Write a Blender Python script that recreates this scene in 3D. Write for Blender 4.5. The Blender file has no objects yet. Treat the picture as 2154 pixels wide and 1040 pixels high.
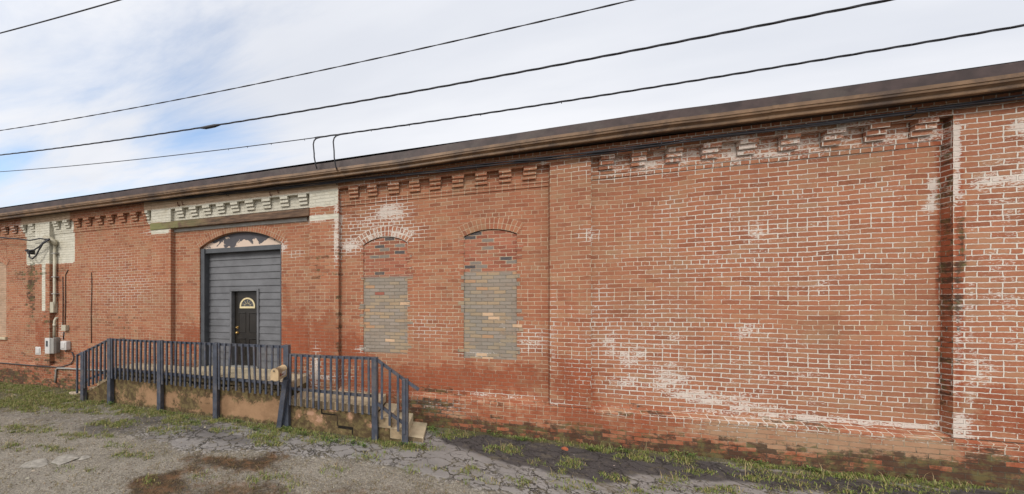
import bpy, bmesh, math, random
import numpy as np
from mathutils import Vector, Matrix

random.seed(7)
RNG = np.random.default_rng(11)
S = bpy.context.scene
COL = S.collection

# ------------------------------------------------------------------ survey
# photo survey: focal length, principal point and camera position in photo pixels / metres
CX, CY, FL = 714.0, 646.0, 737.0
AL = math.atan(251 / 737.0)
D, H = 7.07, 2.31
CA, SA = math.cos(AL), math.sin(AL)

def Wp(px, py, Y=0.0):
    """point of the vertical plane y=Y (the facade) surveyed at a photo pixel -> (x, z)"""
    u = (px - CX) / FL
    t = (D + Y) / (CA + u * SA)
    return t * (u * CA - SA), H - t * (py - CY) / FL

def Gp(px, py, z=0.0):
    """point of the ground plane surveyed at a photo pixel -> (x, y)"""
    u = (px - CX) / FL
    t = FL * (H - z) / (py - CY)
    return t * (u * CA - SA), t * (CA + u * SA) - D

def yf(X):                       # line of the stoop's outer edge
    return -1.10 + 0.036 * (-1.39 - X)

# ------------------------------------------------------------------ numpy noise
def _hash(ix, iy, seed):
    h = (ix.astype(np.int64) * 374761393 + iy.astype(np.int64) * 668265263 + seed * 2246822519) & 0xFFFFFFFF
    h = ((h ^ (h >> 13)) * 1274126177) & 0xFFFFFFFF
    h = h ^ (h >> 16)
    return (h & 0xFFFF) / 65535.0

def vnoise(x, y, seed=0):
    x = np.asarray(x, float); y = np.asarray(y, float)
    ix = np.floor(x); iy = np.floor(y)
    fx = x - ix; fy = y - iy
    fx = fx * fx * (3 - 2 * fx); fy = fy * fy * (3 - 2 * fy)
    a = _hash(ix, iy, seed); b = _hash(ix + 1, iy, seed)
    c = _hash(ix, iy + 1, seed); d = _hash(ix + 1, iy + 1, seed)
    return (a * (1 - fx) + b * fx) * (1 - fy) + (c * (1 - fx) + d * fx) * fy

def fbm(x, y, seed=0, octv=4):
    s = 0; a = 0.5; t = 0
    for k in range(octv):
        s = s + a * vnoise(x * 2 ** k, y * 2 ** k, seed + 17 * k); t += a; a *= 0.5
    return s / t

def sstep(a, b, x):
    t = np.clip((x - a) / (b - a), 0, 1)
    return t * t * (3 - 2 * t)

def sdf(poly, X, Y):
    """signed distance to polygon, negative inside"""
    P = np.array(poly, float)
    d = np.full(np.shape(X), 1e9); ins = np.zeros(np.shape(X), bool)
    n = len(P)
    for i in range(n):
        a = P[i]; b = P[(i + 1) % n]; e = b - a
        wx = X - a[0]; wy = Y - a[1]
        t = np.clip((wx * e[0] + wy * e[1]) / max(e @ e, 1e-9), 0, 1)
        d = np.minimum(d, (wx - e[0] * t) ** 2 + (wy - e[1] * t) ** 2)
        c = ((a[1] <= Y) & (b[1] > Y)) | ((b[1] <= Y) & (a[1] > Y))
        xs = a[0] + (Y - a[1]) / (e[1] if abs(e[1]) > 1e-12 else 1e-12) * e[0]
        ins ^= c & (X < xs)
    d = np.sqrt(d)
    return np.where(ins, -d, d)

# ------------------------------------------------------------------ node helpers
class NT:
    def __init__(s, tree):
        s.t = tree
    def n(s, typ, props=None, **inp):
        nd = s.t.nodes.new(typ)
        for k, v in (props or {}).items():
            setattr(nd, k, v)
        for k, v in inp.items():
            key = k.replace('_', ' ')
            sk = nd.inputs[int(k[1:])] if (k[0] == 'i' and k[1:].isdigit()) else nd.inputs[key]
            s.set(sk, v)
        return nd
    def set(s, sk, v):
        if isinstance(v, bpy.types.NodeSocket):
            s.t.links.new(v, sk)
        elif isinstance(v, (tuple, list)) and sk.type == 'RGBA' and len(v) == 3:
            sk.default_value = (*v, 1)
        else:
            sk.default_value = v
    def math(s, op, a, b=0.0, c=0.0, clamp=False):
        nd = s.t.nodes.new('ShaderNodeMath'); nd.operation = op; nd.use_clamp = clamp
        s.set(nd.inputs[0], a); s.set(nd.inputs[1], b); s.set(nd.inputs[2], c)
        return nd.outputs[0]
    def mix(s, f, a, b, mode='MIX'):
        nd = s.t.nodes.new('ShaderNodeMix'); nd.data_type = 'RGBA'; nd.blend_type = mode
        s.set(nd.inputs[0], f); s.set(nd.inputs[6], a); s.set(nd.inputs[7], b)
        return nd.outputs[2]
    def ramp(s, f, stops, interp='LINEAR'):
        nd = s.t.nodes.new('ShaderNodeValToRGB'); nd.color_ramp.interpolation = interp
        el = nd.color_ramp.elements
        while len(el) < len(stops): el.new(0.5)
        for e, (p, c) in zip(el, stops):
            e.position = p; e.color = (*c, 1) if len(c) == 3 else c
        s.set(nd.inputs[0], f)
        return nd.outputs[0]
    def step(s, f, a, b):
        nd = s.t.nodes.new('ShaderNodeMapRange'); nd.interpolation_type = 'SMOOTHSTEP'
        s.set(nd.inputs['Value'], f); nd.inputs['From Min'].default_value = a; nd.inputs['From Max'].default_value = b
        return nd.outputs['Result']
    def noise(s, vec, scale, detail=4, rough=0.55, out='Fac', dist=0.0):
        nd = s.n('ShaderNodeTexNoise', None, Scale=scale, Detail=detail, Roughness=rough, Distortion=dist)
        if vec is not None: s.set(nd.inputs['Vector'], vec)
        return nd.outputs[out]
    def vmath(s, op, a, b):
        nd = s.t.nodes.new('ShaderNodeVectorMath'); nd.operation = op
        s.set(nd.inputs[0], a)
        if op == 'SCALE': s.set(nd.inputs['Scale'], b)
        else: s.set(nd.inputs[1], b)
        return nd.outputs[0]

def new_mat(name):
    m = bpy.data.materials.new(name); m.use_nodes = True
    t = m.node_tree
    for nd in list(t.nodes): t.nodes.remove(nd)
    k = NT(t)
    out = k.n('ShaderNodeOutputMaterial'); b = k.n('ShaderNodeBsdfPrincipled')
    t.links.new(b.outputs[0], out.inputs[0])
    return m, k, b

def simple_mat(name, col, rough=0.6, var=0.25, scale=8.0, metal=0.0, spec=0.4, bump=0.0, bscale=60.0, dirt=None, dirtamt=0.5):
    m, k, b = new_mat(name)
    tc = k.n('ShaderNodeTexCoord').outputs['Object']
    n1 = k.noise(tc, scale, 5, 0.6)
    c = k.mix(k.step(n1, 0.3, 0.7), tuple(x * (1 - var) for x in col), tuple(min(1, x * (1 + var)) for x in col))
    if dirt:
        n2 = k.noise(tc, scale * 0.45, 6, 0.7)
        c = k.mix(k.math('MULTIPLY', k.step(n2, 0.48, 0.66), dirtamt), c, dirt)
    k.set(b.inputs['Base Color'], c)
    b.inputs['Roughness'].default_value = rough; b.inputs['Metallic'].default_value = metal
    b.inputs['Specular IOR Level'].default_value = spec
    if bump:
        bp = k.n('ShaderNodeBump', None, Strength=0.6, Distance=bump, Height=k.noise(tc, bscale, 4, 0.6))
        k.set(b.inputs['Normal'], bp.outputs[0])
    return m

def brick_mat(name, bw=0.215, rh=0.071, ms=0.0049, ramp=None, mortar=(0.55, 0.44, 0.315), squash=True, offset=0.5, infill=False, warp=1.0):
    m, k, b = new_mat(name)
    uv = k.n('ShaderNodeUVMap').outputs[0]
    att = k.n('ShaderNodeAttribute', {'attribute_name': 'wear'})
    sep = k.n('ShaderNodeSeparateColor', None, Color=att.outputs['Color'])
    white, moss, paint = sep.outputs[0], sep.outputs[1], sep.outputs[2]
    wash = att.outputs['Alpha']
    if not infill: wash = k.math('ADD', wash, k.math('MULTIPLY', k.math('MULTIPLY', k.math('SUBTRACT', k.noise(uv, 4.5, 7, .72), .5), 1.8), k.step(wash, .03, .3)))
    # irregular laying: slow drift of the courses and ragged arrises
    w1 = k.vmath('SCALE', k.vmath('SUBTRACT', k.noise(uv, 0.9, 2, 0.5, 'Color'), (0.5, 0.5, 0.5)), 0.06 * warp)
    w2 = k.vmath('SCALE', k.vmath('SUBTRACT', k.noise(uv, 26.0, 3, 0.6, 'Color'), (0.5, 0.5, 0.5)), 0.017)
    w3 = k.vmath('SCALE', k.vmath('SUBTRACT', k.noise(uv, 5.0, 2, 0.5, 'Color'), (0.5, 0.5, 0.5)), 0.014 * warp)
    p = k.vmath('ADD', k.vmath('ADD', uv, w1), k.vmath('ADD', w2, w3))
    msz = k.math('ADD', k.math('MULTIPLY_ADD', k.noise(uv, 3.1, 3, 0.6), 0.0065, ms - 0.0032), k.math('MULTIPLY', white, 0.0045))
    br = k.n('ShaderNodeTexBrick', {'offset': offset, 'offset_frequency': 2, 'squash': 0.5 if squash else 1.0, 'squash_frequency': 7},
             Vector=p, Color1=(0, 0, 0), Color2=(1, 1, 1), Mortar=(0.5, 0.5, 0.5), Scale=1.0, Mortar_Size=msz, Mortar_Smooth=0.35,
             Bias=0.0, Brick_Width=bw, Row_Height=rh)
    rnd = br.outputs[0]; mf = br.outputs[1]
    big = k.noise(uv, 0.7, 4, 0.6); mid = k.noise(uv, 6.0, 4, 0.65); fine = k.noise(uv, 70.0, 4, 0.7)
    if infill:
        cg = k.ramp(rnd, [(0.0, (0.255, 0.210, 0.168)), (0.25, (0.320, 0.246, 0.170)), (0.45, (0.275, 0.230, 0.186)), (0.62, (0.345, 0.250, 0.160)),
                          (0.76, (0.288, 0.240, 0.198)), (0.90, (0.40, 0.235, 0.135)), (0.955, (0.55, 0.37, 0.235)), (0.985, (0.29, 0.10, 0.07))], 'CONSTANT')
        cr = k.ramp(rnd, [(0.0, (0.25, 0.083, 0.05)), (0.30, (0.32, 0.11, 0.065)), (0.55, (0.36, 0.135, 0.08)), (0.84, (0.21, 0.175, 0.145)), (0.93, (0.085, 0.075, 0.075))], 'CONSTANT')
        base = k.mix(wash, cg, cr)
        mor = k.mix(wash, (0.20, 0.175, 0.135), mortar)
    else:
        f = k.math('ADD', rnd, k.math('MULTIPLY', k.math('SUBTRACT', mid, 0.5), 0.6))
        base = k.ramp(f, ramp or [(0.0, (0.255, 0.093, 0.050)), (0.14, (0.310, 0.115, 0.062)), (0.5, (0.345, 0.136, 0.073)), (0.85, (0.365, 0.158, 0.085)), (1.0, (0.355, 0.180, 0.102))])
        base = k.mix(k.step(wash, 0.30, 0.65), base, k.mix(mid, (0.22, 0.058, 0.027), (0.34, 0.098, 0.045)))
        mor = k.mix(k.math('MULTIPLY', k.step(wash, 0.3, 0.7), 0.62), mortar, (0.20, 0.085, 0.05))
    base = k.mix(k.step(big, 0.35, 0.65), base, k.mix(1.0, base, (0.86, 0.92, 0.95), 'MULTIPLY'))
    base = k.mix(k.math('MULTIPLY', k.step(fine, 0.45, 0.75), 0.30), base, k.mix(1.0, base, (0.62, 0.62, 0.62), 'MULTIPLY'))
    # weathering that keeps to patches: grey film
    film = k.step(k.noise(uv, 1.7, 6, 0.7), 0.50, 0.72)
    base = k.mix(k.math('MULTIPLY', film, 0.52), base, (0.29, 0.18, 0.10))
    mor = k.mix(k.step(k.noise(uv, 2.3, 5, 0.7), 0.40, 0.68), mor, k.mix(1.0, mor, (0.78, 0.72, 0.66), 'MULTIPLY'))
    soot = k.step(k.math('ADD', k.noise(uv, 2.6, 8, 0.78), k.math('MULTIPLY', k.math('SUBTRACT', k.noise(k.vmath('MULTIPLY', uv, (3.0, .5, 1.0)), 2.0, 4, .6), .5), .35)), 0.50, 0.74)
    base = k.mix(k.math('MULTIPLY', soot, 0.42), base, k.mix(1.0, base, (0.50, 0.50, 0.48), 'MULTIPLY'))
    lime = k.step(k.noise(k.vmath('MULTIPLY', uv, (1.0, 2.0, 1.0)), 11.0, 7, 0.78), 0.56, 0.74)
    base = k.mix(k.math('MULTIPLY', lime, 0.38), base, (0.46, 0.35, 0.24))
    mfade = k.step(k.noise(uv, 1.9, 7, .78), .40, .62)
    mor = k.mix(k.math('MULTIPLY', mfade, .36), mor, k.mix(1.0, base, (1.15, 1.25, 1.3), 'MULTIPLY'))
    base = k.mix(k.math('MULTIPLY', k.step(k.noise(uv, 38.0, 5, .8), .52, .72), .35), base, (0.44, 0.27, 0.18))
    c = k.mix(mf, base, mor)
    sand = k.n('ShaderNodeAttribute', {'attribute_name': 'sand'}).outputs['Fac']
    sf = k.step(k.math('ADD', sand, k.math('MULTIPLY', k.math('SUBTRACT', k.noise(uv, 6.0, 7, .75), .5), 1.3)), .35, .75)
    c = k.mix(k.math('MULTIPLY', sf, .62), c, k.mix(mf, k.mix(mid, (0.30, 0.20, 0.12), (0.42, 0.30, 0.19)), (0.19, 0.14, 0.085)))
    # efflorescence and lime smears
    wn = k.math('SUBTRACT', k.noise(k.vmath('MULTIPLY', uv, (1.0, 1.8, 1.0)), 26.0, 6, 0.74), 0.5); wn2 = k.math('SUBTRACT', k.noise(uv, 3.6, 5, 0.7), 0.5)
    r2 = k.math('FRACT', k.math('MULTIPLY', rnd, 13.7))
    face = k.math('ADD', k.math('MULTIPLY_ADD', white, 0.66, -0.34), k.math('ADD', k.math('MULTIPLY', r2, -0.34), k.math('MULTIPLY_ADD', wn, 2.5, k.math('MULTIPLY', wn2, 0.9))))
    joint = k.math('ADD', k.math('MULTIPLY_ADD', white, 1.0, -0.10), k.math('MULTIPLY_ADD', wn, 1.8, k.math('MULTIPLY', wn2, 0.9)))
    wmx = k.t.nodes.new('ShaderNodeMix'); wmx.data_type = 'FLOAT'; k.set(wmx.inputs[0], mf); k.set(wmx.inputs[2], face); k.set(wmx.inputs[3], joint)
    wv = wmx.outputs[0]
    wf = k.math('MULTIPLY', k.step(wv, 0.14, 0.36), k.step(white, 0.03, 0.25))
    c = k.mix(k.math('MULTIPLY', wf, 0.82), c, k.mix(fine, (0.50, 0.44, 0.38), (0.70, 0.65, 0.59)))
    # paint coat with chipped edge
    pn = k.math('ADD', paint, k.math('MULTIPLY', k.math('SUBTRACT', k.noise(uv, 9.0, 6, 0.7), 0.5), 0.55))
    pf = k.step(pn, 0.47, 0.53)
    sx = k.n('ShaderNodeSeparateXYZ', None, Vector=uv)
    hi = k.step(k.math('ADD', sx.outputs[1], k.math('MULTIPLY', k.math('SUBTRACT', mid, 0.5), 0.05)), 4.775, 4.815)
    pc = k.mix(k.step(mid, 0.3, 0.7), (0.50, 0.475, 0.39), (0.585, 0.555, 0.46))
    pc = k.mix(hi, pc, k.mix(k.step(mid, 0.3, 0.7), (0.42, 0.29, 0.19), (0.50, 0.37, 0.255)))
    pc = k.mix(k.math('MULTIPLY', k.step(k.noise(uv, 2.6, 8, 0.8), 0.48, 0.70), 0.6), pc, (0.38, 0.33, 0.22))
    c = k.mix(pf, c, pc)
    # moss, soot and other dark patches
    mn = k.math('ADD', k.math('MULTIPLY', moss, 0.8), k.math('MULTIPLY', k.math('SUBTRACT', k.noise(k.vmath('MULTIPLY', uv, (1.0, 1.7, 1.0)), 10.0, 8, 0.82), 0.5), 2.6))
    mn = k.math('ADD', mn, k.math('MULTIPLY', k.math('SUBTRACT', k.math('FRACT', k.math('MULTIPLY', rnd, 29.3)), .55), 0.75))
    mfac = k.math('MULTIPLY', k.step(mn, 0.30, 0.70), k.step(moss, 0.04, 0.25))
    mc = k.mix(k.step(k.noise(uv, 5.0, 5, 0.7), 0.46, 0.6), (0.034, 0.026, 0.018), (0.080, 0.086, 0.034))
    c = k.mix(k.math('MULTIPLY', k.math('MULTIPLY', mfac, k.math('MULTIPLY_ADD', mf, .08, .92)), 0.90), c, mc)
    k.set(b.inputs['Base Color'], c)
    b.inputs['Roughness'].default_value = 0.92; b.inputs['Specular IOR Level'].default_value = 0.22
    hgt = k.math('ADD', k.math('MULTIPLY', mf, -1.0), k.math('ADD', k.math('MULTIPLY', fine, 0.35), k.math('MULTIPLY', rnd, 0.35)))
    bp = k.n('ShaderNodeBump', None, Strength=0.9, Distance=0.012, Height=hgt)
    k.set(b.inputs['Normal'], bp.outputs[0])
    return m

# ------------------------------------------------------------------ object helpers
def tag(o, label=None, cat=None, group=None, kind=None):
    if label: o['label'] = label
    if cat: o['category'] = cat
    if group: o['group'] = group
    if kind: o['kind'] = kind
    return o

def empty(name, loc, label, cat, group=None, rz=0.0):
    o = bpy.data.objects.new(name, None); COL.objects.link(o)
    o.location = loc; o.rotation_euler.z = rz; o.empty_display_size = 0.2
    return tag(o, label, cat, group)

class MB:
    """collects faces in world coordinates; build() links ONE mesh object"""
    def __init__(s):
        s.v = []; s.f = []; s.uv = []; s.sm = []; s.mi = []
    def quad(s, a, b, c, d, uv=None, mi=0):
        i = len(s.v); s.v += [a, b, c, d]; s.f.append((i, i + 1, i + 2, i + 3))
        s.uv += uv or [(0, 0), (1, 0), (1, 1), (0, 1)]; s.sm.append(False); s.mi.append(mi)
    # facade pieces, uv in metres
    def panel(s, x0, x1, zlo, zhi, y, dx=0.07, dz=0.07, jit=0.0):
        zl = zlo if callable(zlo) else (lambda x: zlo); zh = zhi if callable(zhi) else (lambda x: zhi)
        nx = max(1, round((x1 - x0) / dx)); nz = max(1, round((max(zh(x0), zh((x0 + x1) / 2)) - min(zl(x0), zl(x1))) / dz))
        i0 = len(s.v)
        for i in range(nx + 1):
            x = x0 + (x1 - x0) * i / nx
            for j in range(nz + 1):
                z = zl(x) + (zh(x) - zl(x)) * j / nz
                yy = y
                if jit:
                    yy += jit * (float(vnoise(x * 1.3, z * 1.3, 5)) - 0.5) * 2
                s.v.append((x, yy, z))
        for i in range(nx):
            for j in range(nz):
                a = i0 + i * (nz + 1) + j
                q = (a, a + nz + 1, a + nz + 2, a + 1)
                s.f.append(q); s.sm.append(False); s.mi.append(0)
                s.uv += [(s.v[t][0], s.v[t][2]) for t in q]
    def side(s, x, y0, y1, z0, z1, right=True, dz=0.07):
        n = max(1, round((z1 - z0) / dz))
        for j in range(n):
            za = z0 + (z1 - z0) * j / n; zb = z0 + (z1 - z0) * (j + 1) / n
            uv = [(x + 0.11 + y0, za), (x + 0.11 + y1, za), (x + 0.11 + y1, zb), (x + 0.11 + y0, zb)]
            q = [(x, y0, za), (x, y1, za), (x, y1, zb), (x, y0, zb)]
            if not right: q.reverse(); uv.reverse()
            s.quad(*q, uv=uv)
    def shelf(s, x0, x1, ya, za, yb, zb, dx=0.3):
        """strip between line (ya,za) and line (yb,zb)"""
        n = max(1, round((x1 - x0) / dx))
        for i in range(n):
            a = x0 + (x1 - x0) * i / n; b = x0 + (x1 - x0) * (i + 1) / n
            s.quad((a, ya, za), (b, ya, za), (b, yb, zb), (a, yb, zb),
                   uv=[(a, za + ya), (b, za + ya), (b, za + yb + .02), (a, za + yb + .02)])
    def box(s, x0, x1, y0, y1, z0, z1, jit=0.0, mi=0):
        c = []
        for x in (x0, x1):
            for y in (y0, y1):
                for z in (z0, z1):
                    c.append((x + random.uniform(-jit, jit), y + random.uniform(-jit, jit), z + random.uniform(-jit, jit)))
        for q in ((0, 4, 5, 1), (4, 6, 7, 5), (6, 2, 3, 7), (2, 0, 1, 3), (1, 5, 7, 3), (2, 6, 4, 0)):
            pts = [c[t] for t in q]
            n = (Vector(pts[1]) - Vector(pts[0])).cross(Vector(pts[2]) - Vector(pts[0]))
            ax = max(range(3), key=lambda t: abs(n[t]))
            uv = [(p[1] + x0, p[2]) if ax == 0 else ((p[0], p[2]) if ax == 1 else (p[0], p[1] + z0)) for p in pts]
            s.quad(*pts, uv=uv, mi=mi)
    def obox(s, M, sx, sy, sz):
        """oriented box centred on matrix M"""
        c = [M @ Vector((a * sx / 2, b * sy / 2, d * sz / 2)) for a in (-1, 1) for b in (-1, 1) for d in (-1, 1)]
        for q in ((0, 4, 5, 1), (4, 6, 7, 5), (6, 2, 3, 7), (2, 0, 1, 3), (1, 5, 7, 3), (2, 6, 4, 0)):
            s.quad(*[tuple(c[t]) for t in q])
    def bar(s, a, b, w, t):
        """rectangular bar from a to b, width w across, thickness t"""
        a = Vector(a); b = Vector(b); z = (b - a).normalized()
        up = Vector((0, 1, 0)) if abs(z.y) < 0.9 else Vector((0, 0, 1))
        x = up.cross(z).normalized(); y = z.cross(x)
        M = Matrix((x, y, z)).transposed().to_4x4(); M.translation = (a + b) / 2
        s.obox(M, w, t, (b - a).length)
    def tube(s, pts, r, seg=8, cap=True):
        pts = [Vector(p) for p in pts]; n = len(pts)
        rr = r if isinstance(r, (list, tuple)) else [r] * n
        i0 = len(s.v); ref = None
        for i in range(n):
            tg = (pts[min(i + 1, n - 1)] - pts[max(i - 1, 0)]).normalized()
            if ref is None: ref = Vector((0, 0, 1)) if abs(tg.z) < 0.9 else Vector((1, 0, 0))
            x = ref.cross(tg).normalized(); y = tg.cross(x).normalized(); ref = y
            for k in range(seg):
                an = 2 * math.pi * k / seg
                s.v.append(tuple(pts[i] + (x * math.cos(an) + y * math.sin(an)) * rr[i]))
        for i in range(n - 1):
            for k in range(seg):
                a = i0 + i * seg + k; b = i0 + i * seg + (k + 1) % seg
                s.f.append((a, b, b + seg, a + seg)); s.sm.append(True); s.mi.append(0)
                s.uv += [(k / seg, i), ((k + 1) / seg, i), ((k + 1) / seg, i + 1), (k / seg, i + 1)]
        if cap:
            for base, rev in ((i0, True), (i0 + (n - 1) * seg, False)):
                q = [base + k for k in range(seg)]
                if rev: q.reverse()
                s.f.append(tuple(q)); s.sm.append(False); s.mi.append(0); s.uv += [(0, 0)] * seg
    def prism(s, prof, x0, x1, path=None, closed=True):
        """profile of (y,z) swept along x; path(x) gives a z offset"""
        xs = [x0, x1] if not path else path[0]
        zo = [0, 0] if not path else path[1]
        i0 = len(s.v); m = len(prof)
        for x, o in zip(xs, zo):
            for (y, z) in prof: s.v.append((x, y, z + o))
        for i in range(len(xs) - 1):
            for k in range(m if closed else m - 1):
                a = i0 + i * m + k; b = i0 + i * m + (k + 1) % m
                q = (a, b, b + m, a + m)
                s.f.append(q); s.sm.append(False); s.mi.append(0); s.uv += [(s.v[t][0], s.v[t][2]) for t in q]
        if closed:
            for base in (i0, i0 + (len(xs) - 1) * m):
                s.f.append(tuple(base + k for k in range(m))); s.sm.append(False); s.mi.append(0); s.uv += [(0, 0)] * m
    def poly(s, pts, y0, y1):
        """outline of (x,z) extruded between y0 (front) and y1"""
        i0 = len(s.v); m = len(pts)
        for y in (y0, y1):
            for (x, z) in pts: s.v.append((x, y, z))
        s.f.append(tuple(i0 + k for k in range(m))); s.uv += [(p[0], p[1]) for p in pts]; s.sm.append(False); s.mi.append(0)
        s.f.append(tuple(i0 + m + k for k in reversed(range(m)))); s.uv += [(0, 0)] * m; s.sm.append(False); s.mi.append(0)
        for k in range(m):
            q = (i0 + k, i0 + (k + 1) % m, i0 + m + (k + 1) % m, i0 + m + k)
            s.f.append(q); s.uv += [(s.v[t][0] + s.v[t][1], s.v[t][2]) for t in q]; s.sm.append(False); s.mi.append(0)
    def build(s, name, mats, parent=None, loc=None, wear=None, bevel=0.0, weld=False):
        """vertices are given in world space; the object's origin goes to loc or the parent's origin"""
        org = Vector((0, 0, 0))
        if parent is not None and parent.get('_org') is not None: org = Vector(parent['_org'])
        if loc is not None: org = Vector(loc)
        me = bpy.data.meshes.new(name)
        me.from_pydata([(v[0] - org.x, v[1] - org.y, v[2] - org.z) for v in s.v], [], s.f)
        ul = me.uv_layers.new(name='UVMap')
        ul.data.foreach_set('uv', np.array(s.uv, np.float32).ravel())
        me.polygons.foreach_set('use_smooth', s.sm)
        for m in (mats if isinstance(mats, (list, tuple)) else [mats]): me.materials.append(m)
        me.polygons.foreach_set('material_index', s.mi)
        if wear is not None:
            P = np.array(s.v)
            W_ = wear(P); a = me.attributes.new('wear', 'FLOAT_COLOR', 'POINT')
            a.data.foreach_set('color', W_[:, :4].astype(np.float32).ravel())
            if W_.shape[1] > 4:
                a = me.attributes.new('sand', 'FLOAT', 'POINT'); a.data.foreach_set('value', W_[:, 4].astype(np.float32))
        if weld or bevel:
            bm = bmesh.new(); bm.from_mesh(me); bmesh.ops.remove_doubles(bm, verts=bm.verts, dist=1e-5)
            bmesh.ops.recalc_face_normals(bm, faces=bm.faces)
            if bevel:
                ed = [e for e in bm.edges if len(e.link_faces) == 2 and e.calc_face_angle(0) > 0.6]
                bmesh.ops.bevel(bm, geom=ed, offset=bevel, segments=2, profile=0.6, affect='EDGES')
            bm.to_mesh(me); bm.free()
        me.update()
        o = bpy.data.objects.new(name, me); COL.objects.link(o)
        if parent is not None:
            o.parent = parent
            # parent's own world origin is org already unless loc given
            if loc is not None:
                po = Vector(parent['_org']); o.location = org - po
        else:
            o.location = org
        if loc is not None: o['_org'] = tuple(org)
        elif parent is not None: o['_org'] = tuple(org)
        else: o['_org'] = (0, 0, 0)
        return o

def thing(name, loc, label, cat, group=None):
    o = empty(name, loc, label, cat, group); o['_org'] = tuple(loc); return o

# ------------------------------------------------------------------ wear of the facade
def gz(px, py, rpx, rpy, s):
    x, z = Wp(px, py); xa, _ = Wp(px + rpx, py); _, zb = Wp(px, py + rpy)
    return (x, z, abs(xa - x), abs(z - zb), s)
WHITE = [gz(*a) for a in (
    (820, 450, 38, 26, 1.15), (775, 500, 60, 16, .9), (845, 490, 40, 18, 1.0), (735, 518, 24, 16, 1.1), (712, 490, 5, 55, 1.6), (790, 470, 60, 30, .7),
    (680, 461, 36, 6, 1.8), (338, 487, 26, 5, 1.6), (596, 520, 8, 12, 1.0), (620, 535, 20, 8, .6),
    (1010, 745, 45, 9, .8), (1120, 715, 40, 25, .75), (900, 690, 60, 40, .35), (1060, 700, 30, 60, .4), (1235, 495, 22, 16, .8), (1140, 350, 10, 8, 1.2),
    (1265, 640, 25, 60, .5), (1285, 720, 26, 40, .95), (1330, 745, 50, 36, .85), (1400, 795, 80, 36, .95), (1480, 835, 110, 18, 1.1), (1330, 810, 60, 30, .8), (1600, 860, 90, 14, 1.0),
    (1250, 700, 10, 90, .7), (1160, 690, 6, 90, .6), (1030, 835, 90, 8, .8), (920, 850, 50, 16, .8),
    (1575, 700, 55, 22, .85), (1590, 490, 26, 26, 1.0), (1520, 450, 70, 30, .55), (1420, 440, 60, 40, .4), (1725, 600, 34, 26, .75), (1800, 640, 60, 40, .4), (1690, 560, 60, 20, .5), (1850, 440, 70, 30, .5),
    (1290, 350, 40, 30, .9), (1360, 345, 50, 25, .9), (1470, 330, 60, 25, .8), (1580, 315, 60, 25, .8), (1700, 305, 60, 22, .8), (1830, 290, 60, 22, .8), (1930, 280, 50, 25, .9),
    (1100, 325, 90, 8, .8), (1350, 290, 120, 8, .8), (1600, 255, 120, 10, .9), (1850, 225, 120, 12, .9),
    (1968, 400, 16, 40, 1.4), (1980, 310, 12, 50, 1.5), (1955, 440, 18, 14, 1.2), (1990, 420, 14, 10, 1.2),
    (2125, 275, 40, 24, 1.3), (2055, 388, 45, 18, 1.2), (2135, 340, 26, 50, 1.0), (2110, 385, 45, 22, 1.0), (2085, 640, 70, 120, .55), (2040, 770, 40, 60, .8), (2110, 730, 50, 60, .55), (2120, 560, 50, 60, .5),
    (1988, 700, 14, 120, .9), (1975, 800, 26, 40, .9), (1990, 890, 30, 24, 1.3), (1780, 890, 230, 11, 1.5), (1950, 905, 70, 14, 1.4), (1450, 868, 130, 8, 1.1), (1080, 838, 100, 6, .9), (1930, 700, 50, 70, .45),
    (1640, 500, 420, 170, .47), (1580, 790, 430, 100, .52), (1400, 720, 130, 110, .50), (2080, 500, 80, 400, .55), (1600, 310, 420, 36, .95), (1985, 330, 9, 90, 1.5), (2012, 700, 8, 220, .9), (1250, 740, 120, 120, .35), (1040, 620, 200, 120, .16), (820, 380, 90, 20, .4), (480, 600, 300, 150, .08), (260, 600, 90, 60, .35), (230, 540, 60, 20, .3), (60, 480, 40, 10, .8),
    (670, 780, 8, 40, 1.2), (655, 800, 20, 30, .7), (760, 735, 10, 5, 1.2), (675, 790, 60, 6, .8), (1500, 1000, 400, 20, .1), (130, 700, 6, 20, .7))]
DARK = [gz(*a) for a in (
    (905, 850, 60, 26, 1.1), (930, 880, 60, 18, 1.0), (1000, 895, 40, 12, .9), (1080, 905, 60, 14, .9), (1200, 915, 90, 14, .7), (1350, 930, 90, 14, .6), (1500, 940, 70, 22, 1.1), (1620, 955, 90, 22, 1.1),
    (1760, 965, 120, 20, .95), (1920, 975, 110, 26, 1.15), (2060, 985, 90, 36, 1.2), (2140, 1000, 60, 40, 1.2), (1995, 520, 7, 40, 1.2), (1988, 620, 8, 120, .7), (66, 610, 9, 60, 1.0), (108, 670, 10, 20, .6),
    (40, 790, 60, 14, 1.2), (100, 770, 80, 30, .45), (715, 640, 4, 120, .5), (680, 560, 40, 30, .4), (1335, 855, 20, 10, .8), (1430, 862, 10, 6, .8), (505, 470, 14, 6, 1.2), (80, 580, 70, 14, .5),
    (250, 690, 60, 60, .25), (250, 800, 90, 30, .4), (640, 800, 30, 30, .5))]
WASH = [gz(*a) for a in (
    (620, 720, 40, 60, 1.0), (690, 710, 34, 60, .9), (740, 740, 40, 40, .8), (820, 800, 100, 34, 1.0), (960, 800, 120, 34, .9), (1100, 800, 80, 40, .7), (1205, 800, 44, 50, 1.1), (1215, 860, 60, 40, .8),
    (400, 710, 30, 50, .7), (600, 640, 20, 60, .5), (1350, 880, 100, 20, .7), (160, 730, 80, 40, .35), (2080, 860, 90, 60, .7), (1990, 600, 8, 300, 1.2), (520, 720, 60, 60, .6), (95, 700, 20, 60, .6))]
PX0, PX1 = Wp(56, 520)[0], Wp(157, 520)[0]
PZ = Wp(110, 556)[1]
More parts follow.
